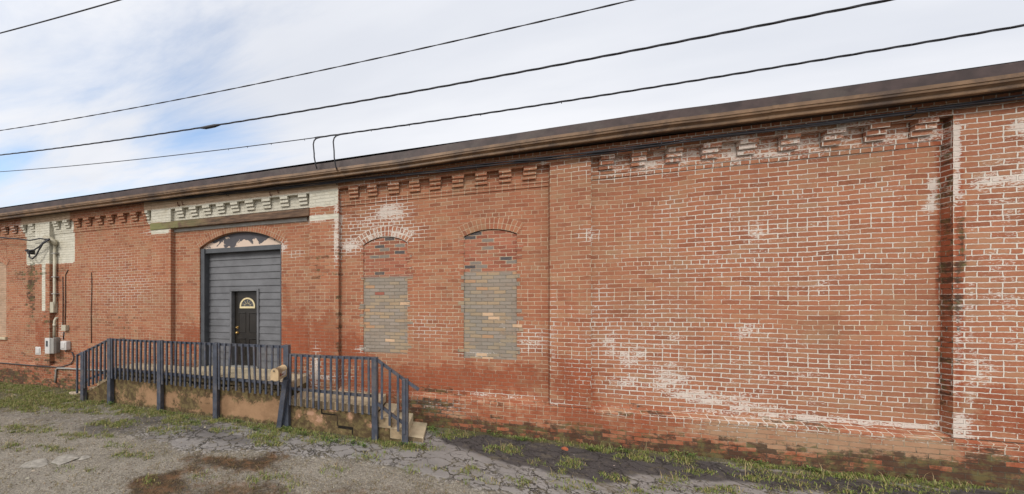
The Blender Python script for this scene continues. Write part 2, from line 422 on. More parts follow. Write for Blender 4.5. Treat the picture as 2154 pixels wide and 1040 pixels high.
SAND = [gz(*a) for a in ((1540, 900, 110, 24, 1.0), (1720, 925, 160, 22, 1.1), (1900, 935, 110, 24, 1.0), (1430, 900, 60, 14, .6), (1620, 930, 80, 20, .8), (2040, 945, 50, 20, .5), (960, 870, 30, 8, .8))]
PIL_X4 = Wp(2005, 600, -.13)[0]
def blobs(L, X, Z):
    t = np.zeros_like(X)
    for (x, z, rx, rz, s) in L:
        d = ((X - x) / rx) ** 2 + ((Z - z) / rz) ** 2
        t = np.maximum(t, s * np.exp(-d * 0.7))
    return t
def wear(P):
    X, Z = P[:, 0], P[:, 2]
    w = np.minimum(blobs(WHITE, X, Z) * 1.28, 1.45); dk = blobs(DARK, X, Z); wa = blobs(WASH, X, Z)
    foot = np.maximum(sstep(0.46, 0.10, Z) * (0.62 + 0.85 * fbm(X * 1.1, Z * 2, 3)), sstep(.14, .02, Z) * 1.3) * np.where(X > -1, 1.0, .7); dk = np.maximum(dk, foot)
    ret4 = (np.abs(X - PIL_X4) < .02) & (P[:, 1] > -.1298) & (P[:, 1] < .03)  # left return of this pilaster: patchily darker, redder and less white
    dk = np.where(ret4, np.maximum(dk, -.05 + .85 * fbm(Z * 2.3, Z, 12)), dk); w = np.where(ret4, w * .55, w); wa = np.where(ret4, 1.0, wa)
    wa = np.maximum(wa, sstep(1.0, 0.5, Z) * 0.45)
    pa = np.minimum(sstep(-7.75, -7.62, X), sstep(-2.36, -2.42, X)) * sstep(4.40, 4.50, Z + 0.10 * (fbm(X * 3, Z, 9) - 0.5))
    pb = np.minimum(sstep(PX0 - .07, PX0 + .07, X), sstep(PX1 + .06, PX1 - .06, X)) * sstep(PZ - .07, PZ + .07, Z)
    ps = ((X > -11.62) & (X < -11.45) & (P[:, 1] > -0.131) & (P[:, 1] < 0.01) & (Z > Wp(110, 655)[1])).astype(float) * 0.9
    cap = (((X > -7.62) & (X < -6.9) & (Z > 4.165) & (Z < 4.262)) | ((X > -3.1) & (X < -2.36) & (Z > 4.165) & (Z < 4.285))) & (P[:, 1] < -.05)
    pa = np.maximum.reduce([pa, pb, ps, cap * .8])
    sand = blobs(SAND, X, Z)
    return np.stack([w, dk, pa, np.clip(wa, 0, 1), sand], 1)

def wear_infill(zred):
    def f(P):
        a = wear(P); a[:, 2] = 0; a[:, 0] *= 0.45
        a[:, 3] = sstep(zred - 0.02, zred + 0.02, P[:, 2]); return a
    return f

# ------------------------------------------------------------------ materials
M_BRICK = brick_mat('weathered_red_brick')
M_ARCH = brick_mat('arch_brick', bw=0.107, rh=0.066, squash=False, offset=0.0, warp=0.25)
M_INFILL = brick_mat('reclaimed_infill_brick', bw=0.205, rh=0.069, ms=0.0052, infill=True, squash=False, warp=0.6)
M_TANFILL = brick_mat('tan_infill_brick', ramp=[(0.0, (0.36, 0.23, 0.15)), (1.0, (0.47, 0.31, 0.21))], mortar=(.45, .36, .27))
M_FASCIA = simple_mat('brown_roof_edge', (0.050, 0.032, 0.029), 0.55, 0.3, 5, dirt=(0.10, 0.085, 0.07), dirtamt=.4)
M_GUTTER = simple_mat('tan_gutter_paint', (0.165, 0.098, 0.052), 0.5, 0.30, 4, dirt=(0.055, 0.035, 0.025), dirtamt=.85)
M_SOFFIT = simple_mat('dark_soffit_wood', (0.05, 0.035, 0.027), 0.8, 0.3, 6)
M_ROOF = simple_mat('roofing_felt', (0.06, 0.055, 0.05), 0.9, 0.3, 3)
M_SIDING = simple_mat('slate_grey_paint', (0.106, 0.107, 0.113), 0.55, 0.18, 3.5, dirt=(0.15, 0.155, 0.165), dirtamt=.35)
M_FRAME = simple_mat('dark_grey_trim_paint', (0.058, 0.062, 0.068), 0.5, 0.2, 4)
M_DOOR = simple_mat('black_brown_door_paint', (0.018, 0.015, 0.012), 0.35, 0.2, 5)
M_BRASS = simple_mat('brass', (0.62, 0.42, 0.16), 0.3, 0.1, 20, metal=1.0)
M_FAN = simple_mat('cream_fanlight_frame', (0.62, 0.52, 0.30), 0.45, 0.1, 20)
M_GLASS = simple_mat('dark_window_glass', (0.012, 0.012, 0.014), 0.06, 0.1, 3, spec=0.8)
M_RAIL = simple_mat('slate_blue_metal_paint', (0.050, 0.057, 0.076), 0.45, 0.25, 9, dirt=(0.135, 0.115, 0.10), dirtamt=.5)
M_WIRE = simple_mat('black_cable_sheath', (0.026, 0.026, 0.031), 0.55, 0.2, 10)
M_BOX = simple_mat('off_white_meter_plastic', (0.52, 0.50, 0.48), 0.4, 0.1, 6, dirt=(0.36, 0.33, 0.29), dirtamt=.5)
M_CONDUIT = simple_mat('cream_painted_conduit', (0.42, 0.385, 0.29), 0.5, 0.15, 6, dirt=(0.26, 0.22, 0.15), dirtamt=.5)
M_GALV = simple_mat('grey_painted_steel', (0.27, 0.26, 0.235), 0.45, 0.15, 5, dirt=(0.18, 0.15, 0.12), dirtamt=.4)
M_MAIL = simple_mat('tan_mailbox_paint', (0.44, 0.32, 0.185), 0.42, 0.1, 12, dirt=(0.34, 0.25, 0.14), dirtamt=.4)
M_STICK = simple_mat('white_vinyl', (0.62, 0.62, 0.66), 0.4, 0.05, 10)
M_RED = simple_mat('red_flag_paint', (0.16, 0.03, 0.025), 0.4, 0.1, 10)
M_CONC = simple_mat('worn_concrete', (0.47, 0.395, 0.27), 0.9, 0.16, 3.0, bump=0.004, bscale=70, dirt=(0.22, 0.18, 0.115), dirtamt=.6, spec=.2)
M_EDGE = simple_mat('mossy_slab_edge', (0.105, 0.082, 0.05), .95, .45, 7, bump=.02, bscale=30, dirt=(.030, .024, .014), dirtamt=.85, spec=.15)
M_RISER = simple_mat('stained_riser_concrete', (0.30, 0.225, 0.14), .92, .25, 5, bump=.008, bscale=50, dirt=(.11, .08, .05), dirtamt=.8, spec=.15)
M_TRANSOM, k, b = new_mat('peeling_transom_paint')
tc = k.n('ShaderNodeTexCoord').outputs['Object']
sx = k.n('ShaderNodeSeparateXYZ', None, Vector=tc)
nn = k.math('ADD', k.noise(tc, 3.4, 6, 0.62, dist=0.5), k.math('MULTIPLY', k.math('SUBTRACT', sx.outputs[2], 3.93), -0.75))
k.set(b.inputs['Base Color'], k.mix(k.step(nn, 0.565, 0.585), k.mix(k.noise(tc, 14, 4), (0.045, 0.042, 0.048), (0.075, 0.07, 0.078)), (0.55, 0.43, 0.34)))
b.inputs['Roughness'].default_value = 0.75

def beam_material():
    m, k, b = new_mat('mossy_timber')
    tc = k.n('ShaderNodeTexCoord').outputs['Object']
    mp = k.n('ShaderNodeMapping', None, Vector=tc, Scale=(1.2, 6, 14))
    g = k.noise(mp.outputs[0], 2.0, 6, 0.7)
    c = k.mix(k.step(g, .3, .7), (0.045, 0.028, 0.020), (0.19, 0.115, 0.07))
    sx = k.n('ShaderNodeSeparateXYZ', None, Vector=tc)
    lf = k.step(k.math('ADD', sx.outputs[0], k.math('MULTIPLY', k.noise(tc, 2.5, 5, .7), 2.6)), .4, -2.4)
    nd = k.math('MULTIPLY', lf, k.step(k.noise(tc, 4.0, 6, .7), 0.36, 0.56))
    c = k.mix(k.math('MULTIPLY', nd, .8), c, (0.19, 0.20, 0.075))
    k.set(b.inputs['Base Color'], c); b.inputs['Roughness'].default_value = .9
    bp = k.n('ShaderNodeBump', None, Strength=.7, Distance=.01, Height=g); k.set(b.inputs['Normal'], bp.outputs[0])
    return m
M_BEAM = beam_material()

def stucco_material():
    m, k, b = new_mat('stained_stucco')
    tc = k.n('ShaderNodeTexCoord').outputs['Object']
    att = k.n('ShaderNodeAttribute', {'attribute_name': 'wear'})
    sep = k.n('ShaderNodeSeparateColor', None, Color=att.outputs['Color'])
    n1 = k.noise(tc, 2.2, 6, .65); n2 = k.noise(tc, 9, 6, .7); n3 = k.noise(tc, 60, 4, .7)
    c = k.mix(k.step(n1, .35, .65), (0.195, 0.115, 0.062), (0.30, 0.182, 0.102))
    c = k.mix(k.math('MULTIPLY', k.step(n2, .60, .72), .45), c, (0.40, 0.25, 0.16))
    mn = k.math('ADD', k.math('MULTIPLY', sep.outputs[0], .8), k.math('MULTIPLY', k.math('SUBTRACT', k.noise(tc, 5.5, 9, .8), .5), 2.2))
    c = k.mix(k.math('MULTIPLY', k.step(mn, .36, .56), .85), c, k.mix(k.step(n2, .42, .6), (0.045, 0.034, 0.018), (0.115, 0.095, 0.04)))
    c = k.mix(k.step(k.math('ADD', sep.outputs[1], k.math('MULTIPLY', k.math('SUBTRACT', n2, .5), .5)), .42, .55), c, (0.012, 0.010, 0.008))
    pk = k.step(k.math('ADD', sep.outputs[2], k.math('MULTIPLY', k.math('SUBTRACT', k.noise(tc, 11, 6, .7), .5), 1.4)), .45, .6)
    c = k.mix(k.math('MULTIPLY', pk, .8), c, (0.42, 0.25, 0.165))
    k.set(b.inputs['Base Color'], c); b.inputs['Roughness'].default_value = .93; b.inputs['Specular IOR Level'].default_value = .2
    bp = k.n('ShaderNodeBump', None, Strength=.8, Distance=.012, Height=k.math('ADD', n2, k.math('MULTIPLY', n3, .3))); k.set(b.inputs['Normal'], bp.outputs[0])
    return m
M_STUCCO = stucco_material()

# ------------------------------------------------------------------ the building
BLD = thing('brick_building', (-4.0, 0, 0), 'long single storey red brick warehouse with painted cornice and bricked up windows', 'building')
YP = -0.13                                   # pilaster face
def PX(px): return Wp(px, 600, YP)[0]
PIL = [(-25.3, -24.65), (-20.8, -20.15), (-16.45, -15.8), (PX(74), PX(104)), (PX(318), PX(359)), (PX(651), PX(712)), (PX(1157), PX(1243)), (PX(2005), PX(2005) + .72), (11.1, 11.8), (15.9, 16.6)]
ZPL = 0.60                                   # plinth top
ZT = 5.02
DOOR_L, DOOR_R, SPR, CROWN = -6.05, -3.79, 3.76, 4.09
def arch_fn(xl, xr, zs, zc):
    hw = (xr - xl) / 2; rise = zc - zs; R = (hw * hw + rise * rise) / (2 * rise); xc = (xl + xr) / 2
    return lambda x: zc - R + math.sqrt(max(R * R - (x - xc) ** 2, 0)), R, xc
for i, (a, bx) in enumerate(PIL):
    mb = MB()
    mb.panel(a, bx, ZPL, ZT, YP, 0.04, 0.04)
    mb.side(a, YP + .0005, 0.02, ZPL, ZT, False); mb.side(bx, YP + .0005, 0.02, ZPL, ZT, True)
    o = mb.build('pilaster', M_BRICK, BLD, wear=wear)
# windows: (bay index, xl, xr, z bottom, spring, crown, z red)
WIN = [(5, -1.88, -0.97, 1.37, 3.60, 3.745, Wp(810, 582)[1]), (5, 0.09, 1.0, 1.34, 3.645, 3.755, Wp(1030, 572)[1]),
       (2, -14.35, -13.50, 1.37, 3.60, 3.745, 9.0), (2, -12.2 - .85 - 3.0, -12.2 - 3.0, 1.37, 3.6, 3.745, 9.0), (7, 7.6, 8.5, 1.37, 3.6, 3.745, 3.0), (7, 9.5, 10.4, 1.37, 3.6, 3.745, 3.0)]
WIN = [w for w in WIN if not (w[0] == 2 and w[1] < -15.7)]
for bi in range(len(PIL) - 1):
    xa, xb = PIL[bi][1], PIL[bi + 1][0]
    isdoor = bi == 4
    dz = {4: -0.03, 5: 0.0, 6: 0.035}.get(bi, 0.0)
    s0 = 4.45 + dz; d0 = 4.58 + dz; d1 = 4.79 + dz
    top = s0 + 0.02
    wall = MB()
    cuts = [(w[1], w[2], w[3], w[4], w[5]) for w in WIN if w[0] == bi]
    if isdoor: cuts = [(DOOR_L, DOOR_R, None, SPR, CROWN)]
    x = xa
    for (l, r, zb, zs, zc) in sorted(cuts):
        wall.panel(x, l, ZPL, top, 0, jit=.004)
        fn, R, xc = arch_fn(l, r, zs, zc)
        if zb: wall.panel(l, r, ZPL, zb, 0)
        wall.panel(l, r, fn, top, 0, 0.05, 0.07)
        dep = 0.24 if isdoor else 0.035
        z0 = zb or ZPL
        wall.side(l, 0, dep, z0, zs, True); wall.side(r, 0, dep, z0, zs, False)
        n = 16
        for t in range(n):
            a = l + (r - l) * t / n; c = l + (r - l) * (t + 1) / n
            wall.quad((a, 0, fn(a)), (c, 0, fn(c)), (c, dep, fn(c)), (a, dep, fn(a)), uv=[(a, 4), (c, 4), (c, 4.1), (a, 4.1)])
        if zb: wall.shelf(l, r, 0, zb, dep, zb)
        x = r
    wall.panel(x, xb, ZPL, top, 0, jit=.004)
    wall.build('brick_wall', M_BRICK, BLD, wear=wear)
    # corbelled cornice of this bay
    co = MB()
    if not isdoor:
        co.panel(xa, xb, s0, s0 + .066, -.018, .15, .05); co.shelf(xa, xb, 0, s0, -.018, s0)
    zs1 = s0 + .066
    co.panel(xa, xb, zs1, d1 + .01, -.030, .1, .07); co.shelf(xa, xb, -.018, zs1, -.030, zs1); co.shelf(xa, xb, -.030, zs1 + .002, 0.0, zs1 + .002)
    co.panel(xa, xb, d1, ZT, YP - .004, .1, .07); co.shelf(xa, xb, -.030, d1, YP - .004, d1)
    if isdoor:
        cen = [Wp(p, 440, -.1)[0] for p in (383, 410, 438, 467, 497, 530, 566, 602, 640)][:8] + [Wp(640, 440, -.1)[0]]
        cen = [Wp(p, 440, -.1)[0] for p in (379, 407, 435, 464, 493, 525, 560, 597, 637)]
        wd = .20
    elif bi == 5:
        cen = [Wp(p, 380, -.1)[0] for p in (743, 784, 827, 871, 916, 963, 1011, 1062, 1115)]; wd = .205
    else:
        n = 9; cen = [xa + (xb - xa) * (t + .52) / n for t in range(n)]; wd = .195
    for c in cen:
        c += random.uniform(-.012, .012)
        for st, yy in enumerate((-.070, -.105, -.140)):
            co.box(c - wd / 2 + random.uniform(-.008, .008), c + wd / 2 + random.uniform(-.008, .008), yy - random.uniform(0, .006), -.05, d0 + .071 * st + .003, d0 + .071 * (st + 1) + (.0 if st < 2 else .004), jit=.003)
    co.build('corbelled_cornice', M_BRICK, BLD, wear=wear)
# plinth
pl = MB()
XL, XR = -27.0, 18.0
pl.panel(XL, XR, -.15, ZPL - .03, -.145, .06, .05, jit=.014)
for (a, bx) in PIL: pass
pl.build('plinth', M_BRICK, BLD, wear=wear)
lg = MB(); nxl = 900
for i in range(nxl + 1):                     # weathered mortar fillet on top of the plinth, broken along its edge
    x = XL + (XR - XL) * i / nxl
    r_ = float(fbm(np.array(x * 3.1), np.array(1.7), 301, 4)) - .5; r2_ = float(fbm(np.array(x * 7.0), np.array(4.1), 302, 3)) - .5
    lg.v += [(x, -.143 + .002, ZPL - .075 + .03 * r2_), (x, -.149 - .006 * r_, ZPL - .035 + .035 * r_), (x, -.08 + .02 * r2_, ZPL + .0 + .05 * r_), (x, .012, ZPL + .05 + .05 * r2_)]
for i in range(nxl):
    for q in range(3):
        a = i * 4 + q; lg.f.append((a, a + 4, a + 5, a + 1)); lg.sm.append(True); lg.mi.append(0); lg.uv += [(lg.v[t][0] + .1, lg.v[t][2] + .45 * lg.v[t][1] + .03) for t in (a, a + 4, a + 5, a + 1)]
def wear_ledge(P):
    W_ = wear(P); n_ = fbm(P[:, 0] * 1.7, P[:, 2] * 0 + 2.0, 330, 5); b4 = sstep(2.0, 3.6, P[:, 0])
    W_[:, 0] = np.clip(.25 + 1.5 * (n_ - .35) * (.45 + .55 * b4), 0, 1.0) * (.45 + .55 * b4); W_[:, 1] = np.clip(.95 * (fbm(P[:, 0] * 2.3, P[:, 1] * 3, 340, 4) - .28), 0, .6); W_[:, 4] = np.maximum(W_[:, 4], .75 * b4 * n_); return W_
lg.build('plinth_ledge', M_BRICK, BLD, wear=wear_ledge)
# arches, bricked-up windows
def arch_ring(l, r, zs, zc, th, y, name='brick_arch'):
    fn, R, xc = arch_fn(l, r, zs, zc)
    a0 = math.asin((r - l) / 2 / R); zc0 = zc - R
    mb = MB(); n = 40; nr = 4
    ext = a0 + .02
    for i in range(n):
        t0 = -ext + 2 * ext * i / n; t1 = -ext + 2 * ext * (i + 1) / n
        for j in range(nr):
            r0 = R + th * j / nr; r1 = R + th * (j + 1) / nr
            P = [(xc + rr * math.sin(t), y, zc0 + rr * math.cos(t)) for rr, t in ((r0, t0), (r0, t1), (r1, t1), (r1, t0))]
            uv = [(rr - R, t * R) for rr, t in ((r0, t0), (r0, t1), (r1, t1), (r1, t0))]
            mb.quad(*P, uv=uv)
    for rr, fl in ((R, 1), (R + th, 0)):
        for i in range(n):
            t0 = -ext + 2 * ext * i / n; t1 = -ext + 2 * ext * (i + 1) / n
            mb.quad((xc + rr * math.sin(t0), y, zc0 + rr * math.cos(t0)), (xc + rr * math.sin(t1), y, zc0 + rr * math.cos(t1)),
                    (xc + rr * math.sin(t1), .03, zc0 + rr * math.cos(t1)), (xc + rr * math.sin(t0), .03, zc0 + rr * math.cos(t0)), uv=[(0, t0 * R), (0, t1 * R), (.1, t1 * R), (.1, t0 * R)])
    return mb.build(name, M_ARCH, BLD, wear=lambda P: np.where(np.array([0, 0, 1, 0, 0]) > 0, 0, wear(P)))
arch_ring(DOOR_L - .01, DOOR_R + .01, SPR, CROWN, .20, -.008)
for (bi, l, r, zb, zs, zc, zr) in WIN:
    fn, R, xc = arch_fn(l, r, zs, zc)
    arch_ring(l, r, zs, zc, .214, -.008)
    mb = MB(); mb.panel(l - .002, r + .002, zb, lambda x: fn(min(max(x, l), r)) - .012, .020, .05, .03)
    if bi == 5:
        z = zb + .04
        while z < zs - .1:
            for sx_, xe in ((-1, l), (1, r)):
                if random.random() < .42:
                    w_ = random.choice((.05, .08, .105)); xa_, xb_ = (xe - w_, xe + .01) if sx_ < 0 else (xe - .01, xe + w_)
                    mb.panel(xa_, xb_, z, z + .062, -.005, .3, .3)
                    mb.quad((xa_, -.005, z), (xa_, .02, z), (xb_, .02, z), (xb_, -.005, z))
            z += .0695 * random.choice((1, 1, 2))
    win = mb.build('bricked_up_window', M_INFILL if bi != 2 else M_TANFILL, BLD, wear=wear_infill(zr) if zr < 8 else (lambda P: np.tile(np.array([[.1, 0, 0, 0]]), (len(P), 1))))
    if bi == 2:
        sb = MB(); sb.box(l - .06, r + .06, -.06, .05, zb - .09, zb - .005)
        sb.build('window_sill', M_CONC, win, bevel=.006)
# ragged toothing bricks of the infill that bite into the old wall
# timber lintel over the loading opening
mb = MB(); mb.box(PIL[4][0] - .02, PIL[5][0] - .01, -.150, .02, 4.275, 4.44, jit=.004)
bv = mb.build('lintel_beam', M_BEAM, BLD, bevel=.008)
mb = MB(); mb.box(PIL[4][0] + .45, PIL[5][0] - .1, -.03, .02, 4.20, 4.275, jit=.003)
mb.build('mortar_bed', M_GALV, BLD)
# rusty wall anchors and stubs on the painted band
mb = MB()
RUSTM = simple_mat('rust', (.10, .035, .02), .9, .3, 20)
for px, py in ((378, 433), (387, 431), (571, 412), (587, 406)):
    mb = MB(); x, z = Wp(px, py, YP); mb.tube([(x, YP + .02, z), (x, YP - .05, z - .01), (x - .01, YP - .06, z + .07)], .012, 6); mb.build('rusty_anchor', RUSTM, BLD)
# loading opening: trim, transom, siding, door
YS = 0.20
fr = MB()
fr.box(DOOR_L + .002, DOOR_L + .115, .03, YS + .02, ZPL, SPR - .02); fr.box(DOOR_R - .06, DOOR_R - .002, .05, YS + .02, ZPL, SPR - .02)
fr.box(DOOR_L + .115, DOOR_R - .06, .06, YS + .02, SPR - .13, SPR - .02)
fr.build('opening_frame', M_FRAME, BLD, bevel=.004)
fn, R, xc = arch_fn(DOOR_L, DOOR_R, SPR, CROWN)
pts = [(DOOR_L + .01, SPR - .018), (DOOR_R - .01, SPR - .018)] + [(DOOR_R - .01 - (DOOR_R - DOOR_L - .02) * t / 24, fn(DOOR_R - .01 - (DOOR_R - DOOR_L - .02) * t / 24) - .004) for t in range(25)]
mb = MB(); mb.poly(pts, .09, .13); mb.build('arched_transom', M_TRANSOM, BLD, loc=(0, 0, 0))
dl, dtop = Wp(488, 613, YS); dr, _ = Wp(541, 613, YS)
SL, SR, SZ0, SZ1 = DOOR_L + .115, DOOR_R - .06, .85, SPR - .13
def lap_rows(mb, x0, x1, z0, z1):
    pitch = .162; z = SZ1
    while z > SZ0:
        zb = max(z - pitch, SZ0); a, c = max(zb, z0), min(z, z1)
        if c - a > .01:
            ya = YS + .022 * ((a - zb) / pitch); yb = YS + .022 * ((c - zb) / pitch)
            mb.quad((x0, ya, a), (x1, ya, a), (x1, yb, c), (x0, yb, c))
            mb.quad((x0, ya + .024, a), (x1, ya + .024, a), (x1, ya, a), (x0, ya, a))
        z -= pitch
sd = MB(); lap_rows(sd, SL, dl - .05, SZ0, SZ1); lap_rows(sd, dl - .05, dr + .05, dtop + .05, SZ1); lap_rows(sd, dr + .05, SR, SZ0, SZ1)
sd.build('lap_siding', M_SIDING, BLD)
fr = MB(); fr.box(dl - .05, dl, YS - .025, YS + .14, SZ0, dtop); fr.box(dr, dr + .05, YS - .025, YS + .14, SZ0, dtop); fr.box(dl - .05, dr + .05, YS - .025, YS + .14, dtop, dtop + .05)
fr.build('door_casing', M_SIDING, BLD, bevel=.004)
YD = YS + .11
dd = MB(); dd.box(dl, dr, YD, YD + .05, SZ0 + .03, dtop)
door = dd.build('entry_door', M_DOOR, BLD)
mb = MB(); wdo = dr - dl
for cx_ in (.30, .72):
    for z0, z1 in ((1.12, 1.55), (1.68, 2.18)):
        x0 = dl + wdo * (cx_ - .15); x1 = dl + wdo * (cx_ + .15)
        for a in ((x0, x1, z0, z0 + .025), (x0, x1, z1 - .025, z1), (x0, x0 + .022, z0 + .025, z1 - .025), (x1 - .022, x1, z0 + .025, z1 - .025)):
            mb.box(a[0], a[1], YD - .012, YD + .01, a[2], a[3])
mb.build('panel_moulding', M_DOOR, door, bevel=.004)
fx, fz = (dl + dr) / 2 + .02, Wp(515, 645, YD)[1]; fr_ = .215
ring = MB(); n = 24
for i in range(n):
    a0 = math.pi * i / n; a1 = math.pi * (i + 1) / n
    for r0, r1 in ((fr_ - .036, fr_),):
        ring.poly([(fx + r0 * math.cos(a0), fz + r0 * math.sin(a0)), (fx + r1 * math.cos(a0), fz + r1 * math.sin(a0)), (fx + r1 * math.cos(a1), fz + r1 * math.sin(a1)), (fx + r0 * math.cos(a1), fz + r0 * math.sin(a1))], YD - .02, YD + .01)
ring.box(fx - fr_, fx + fr_, YD - .022, YD + .01, fz - .045, fz)
for an in (25, 58, 90, 122, 155):
    a = math.radians(an); ring.tube([(fx + .04 * math.cos(a), YD - .01, fz + .01 + .04 * math.sin(a)), (fx + .08 * math.cos(a * .9 + .15), YD - .012, fz + .09 * math.sin(a)), (fx + (fr_ - .05) * math.cos(a), YD - .01, fz + (fr_ - .05) * math.sin(a))], .0028, 6)
ring.tube([(fx + .085 * math.cos(math.pi * t / 10), YD - .01, fz + .085 * math.sin(math.pi * t / 10)) for t in range(11)], .0035, 6)
ring.build('fanlight', M_FAN, door)
gl = MB(); gl.poly([(fx + (fr_ - .045) * math.cos(math.pi * t / 16), fz + (fr_ - .045) * math.sin(math.pi * t / 16)) for t in range(17)], YD - .006, YD + .004)
gl.build('fanlight_glass', M_GLASS, door)
def knob(z, r, name):
    kb = MB(); x = dl + .085
    kb.tube([(x, YD + .002, z), (x, YD - .012, z)], .034, 12); kb.tube([(x, YD - .012, z), (x, YD - .03, z), (x, YD - .045, z), (x, YD - .06, z), (x, YD - .066, z)], [.012, .012, r, r * .9, r * .4], 12)
    kb.build(name, M_BRASS, door)
knob(Wp(492, 700, YD)[1], .030, 'door_knob'); knob(Wp(492, 689, YD)[1], .022, 'deadbolt')
mb = MB(); mb.box(dl - .03, dr + .03, YS - .05, YS + .15, SZ0, SZ0 + .03); mb.build('threshold', M_GALV, door, bevel=.005)
# eaves: roof edge, gutter, soffit
xs = [-27, -13, -10, -7, -4.8, -2.4, -1, .3, 1.6, 3, 4.5, 6, 8, 12, 18]
zo = [.0, .0, .005, .008, .0, -.012, .0, .025, .043, .05, .035, .022, .022, .02, .02]
xs2 = list(np.linspace(-27, 18, 240)); zo2 = [float(np.interp(x, xs, zo)) + .006 * (float(fbm(np.array(x * 1.1), np.array(0.), 31)) - .5) * 2 for x in xs2]
mb = MB(); mb.prism([(-.335, 5.285), (-.335, 5.10), (-.315, 5.10), (-.315, 5.27), (6, 6.2), (6, 6.22)], 0, 0, (xs2, zo2)); mb.build('roof_edge', M_FASCIA, BLD)
zo3 = [z + .010 * (float(fbm(np.array(x * .8), np.array(3.), 41)) - .5) * 2 for x, z in zip(xs2, zo2)]
prof = [(-.325, 5.09), (-.315, 4.955), (-.385, 4.950), (-.390, 4.962), (-.390, 4.992), (-.415, 5.012), (-.440, 5.020), (-.443, 5.045), (-.455, 5.052), (-.455, 5.100), (-.448, 5.100), (-.444, 5.058), (-.43, 5.035), (-.385, 5.000), (-.375, 4.972), (-.335, 4.972), (-.335, 5.09)]
mb = MB(); mb.prism(prof, 0, 0, (xs2, zo3), closed=True); mb.build('gutter', M_GUTTER, BLD)
gb = MB()
for gx in (-9.3, -5.9, -2.2, .95, 4.2, 7.4):
    gb = MB(); o = float(np.interp(gx, xs2, zo3)); gb.prism([(p[0] - (.004 if p[0] < -.38 else 0), p[1] - (.004 if p[1] < 4.96 else -.002)) for p in prof[1:10]], 0, 0, ([gx - .035, gx + .035], [o, o]), closed=False); gb.build('gutter_joint', M_GUTTER, BLD)
mb = MB(); mb.prism([(-.315, 5.015), (-.12, 5.015), (-.12, 5.06), (-.315, 5.06)], 0, 0, (xs2, [z - .02 for z in zo2])); mb.build('soffit', M_SOFFIT, BLD)
mb = MB(); mb.quad((-27, -.31, 5.33), (18, -.31, 5.33), (18, 9, 6.8), (-27, 9, 6.8)); mb.quad((-27, 9, 6.8), (18, 9, 6.8), (18, 9, 0), (-27, 9, 0)); mb.quad((-27, 0, 0), (-27, 0, 5.2), (-27, 9, 6.8), (-27, 9, 0)); mb.quad((18, 0, 0), (18, 9, 0), (18, 9, 6.8), (18, 0, 5.2)); mb.build('roof', M_ROOF, BLD)

# ------------------------------------------------------------------ stoop
ST = thing('concrete_stoop', (-4.5, -.5, 0), 'long concrete stoop with stained stucco face and steps at both ends', 'stoop')
def slab(mb, x0, x1, z0, z1, yin=-.135, off=.045, n=None, jit=0.0):
    n = n or max(1, int((x1 - x0) / .25))
    X = [x0 + (x1 - x0) * i / n for i in range(n + 1)]
    F = [(x, yf(x) + off + random.uniform(-jit, jit)) for x in X]
    for i in range(n):
        (xa, ya), (xb, yb) = F[i], F[i + 1]
        mb.quad((xa, ya, z1), (xb, yb, z1), (xb, yin, z1), (xa, yin, z1)); mb.quad((xa, ya, z0), (xb, yb, z0), (xb, yb, z1), (xa, ya, z1), mi=1); mb.quad((xa, yin, z0), (xb, yin, z0), (xb, yb, z0), (xa, ya, z0))
    (xa, ya), (xb, yb) = F[0], F[-1]
    mb.quad((xa, yin, z0), (xa, ya, z0), (xa, ya, z1), (xa, yin, z1)); mb.quad((xb, yb, z0), (xb, yin, z0), (xb, yin, z1), (xb, yb, z1))
XS0, XS1 = -7.95, Wp(651, 795)[0] + .02
mb = MB(); slab(mb, XS0, XS1, .70, .85, off=.05, jit=.012)
# threshold infill into the opening
mb.box(DOOR_L + .01, DOOR_R - .01, -.14, YS + .2, .60, .846)
mb.build('landing_slab', [M_CONC, M_EDGE], ST)
def wear_stucco(P):
    X, Z = P[:, 0], P[:, 2]
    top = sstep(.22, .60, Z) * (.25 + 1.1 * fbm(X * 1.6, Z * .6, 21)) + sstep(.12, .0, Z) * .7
    rt = sstep(-3.3, -3.0, X) * .85; lf = sstep(-6.4, -7.4, X) * .62
    mid = np.exp(-((X + 5.6) / .35) ** 2 - ((Z - .2) / .2) ** 2) * .9
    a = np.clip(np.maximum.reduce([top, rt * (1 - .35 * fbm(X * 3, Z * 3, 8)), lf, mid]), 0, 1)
    crack = np.zeros_like(X)
    for (x0, x1, z0, z1) in CRACK:
        d = np.maximum(np.maximum(x0 - X, X - x1), np.maximum(z0 - Z, Z - z1)); crack = np.maximum(crack, sstep(.020, .004, d) * .56)
    pk = np.zeros_like(X)
    for (x, z, rx, rz) in ((-2.5, .22, .22, .14), (-2.62, .30, .14, .1), (-1.85, .33, .08, .12), (-1.45, .22, .1, .06), (-1.2, .3, .06, .1), (-2.9, .25, .08, .1), (-2.2, .40, .2, .03)):
        pk = np.maximum(pk, np.exp(-((X - x) / rx) ** 2 - ((Z - z) / rz) ** 2))
    return np.stack([np.clip(a + .18, 0, 1) * (1 - .6 * pk), crack, pk * .62, np.ones_like(X)], 1)
CRACK = [(-2.42, -2.40, .34, .47), (-2.42, -2.10, .325, .34), (-2.11, -2.09, .14, .33), (-2.09, -1.80, .10, .15), (-1.82, -1.80, .0, .13)]
mb = MB()
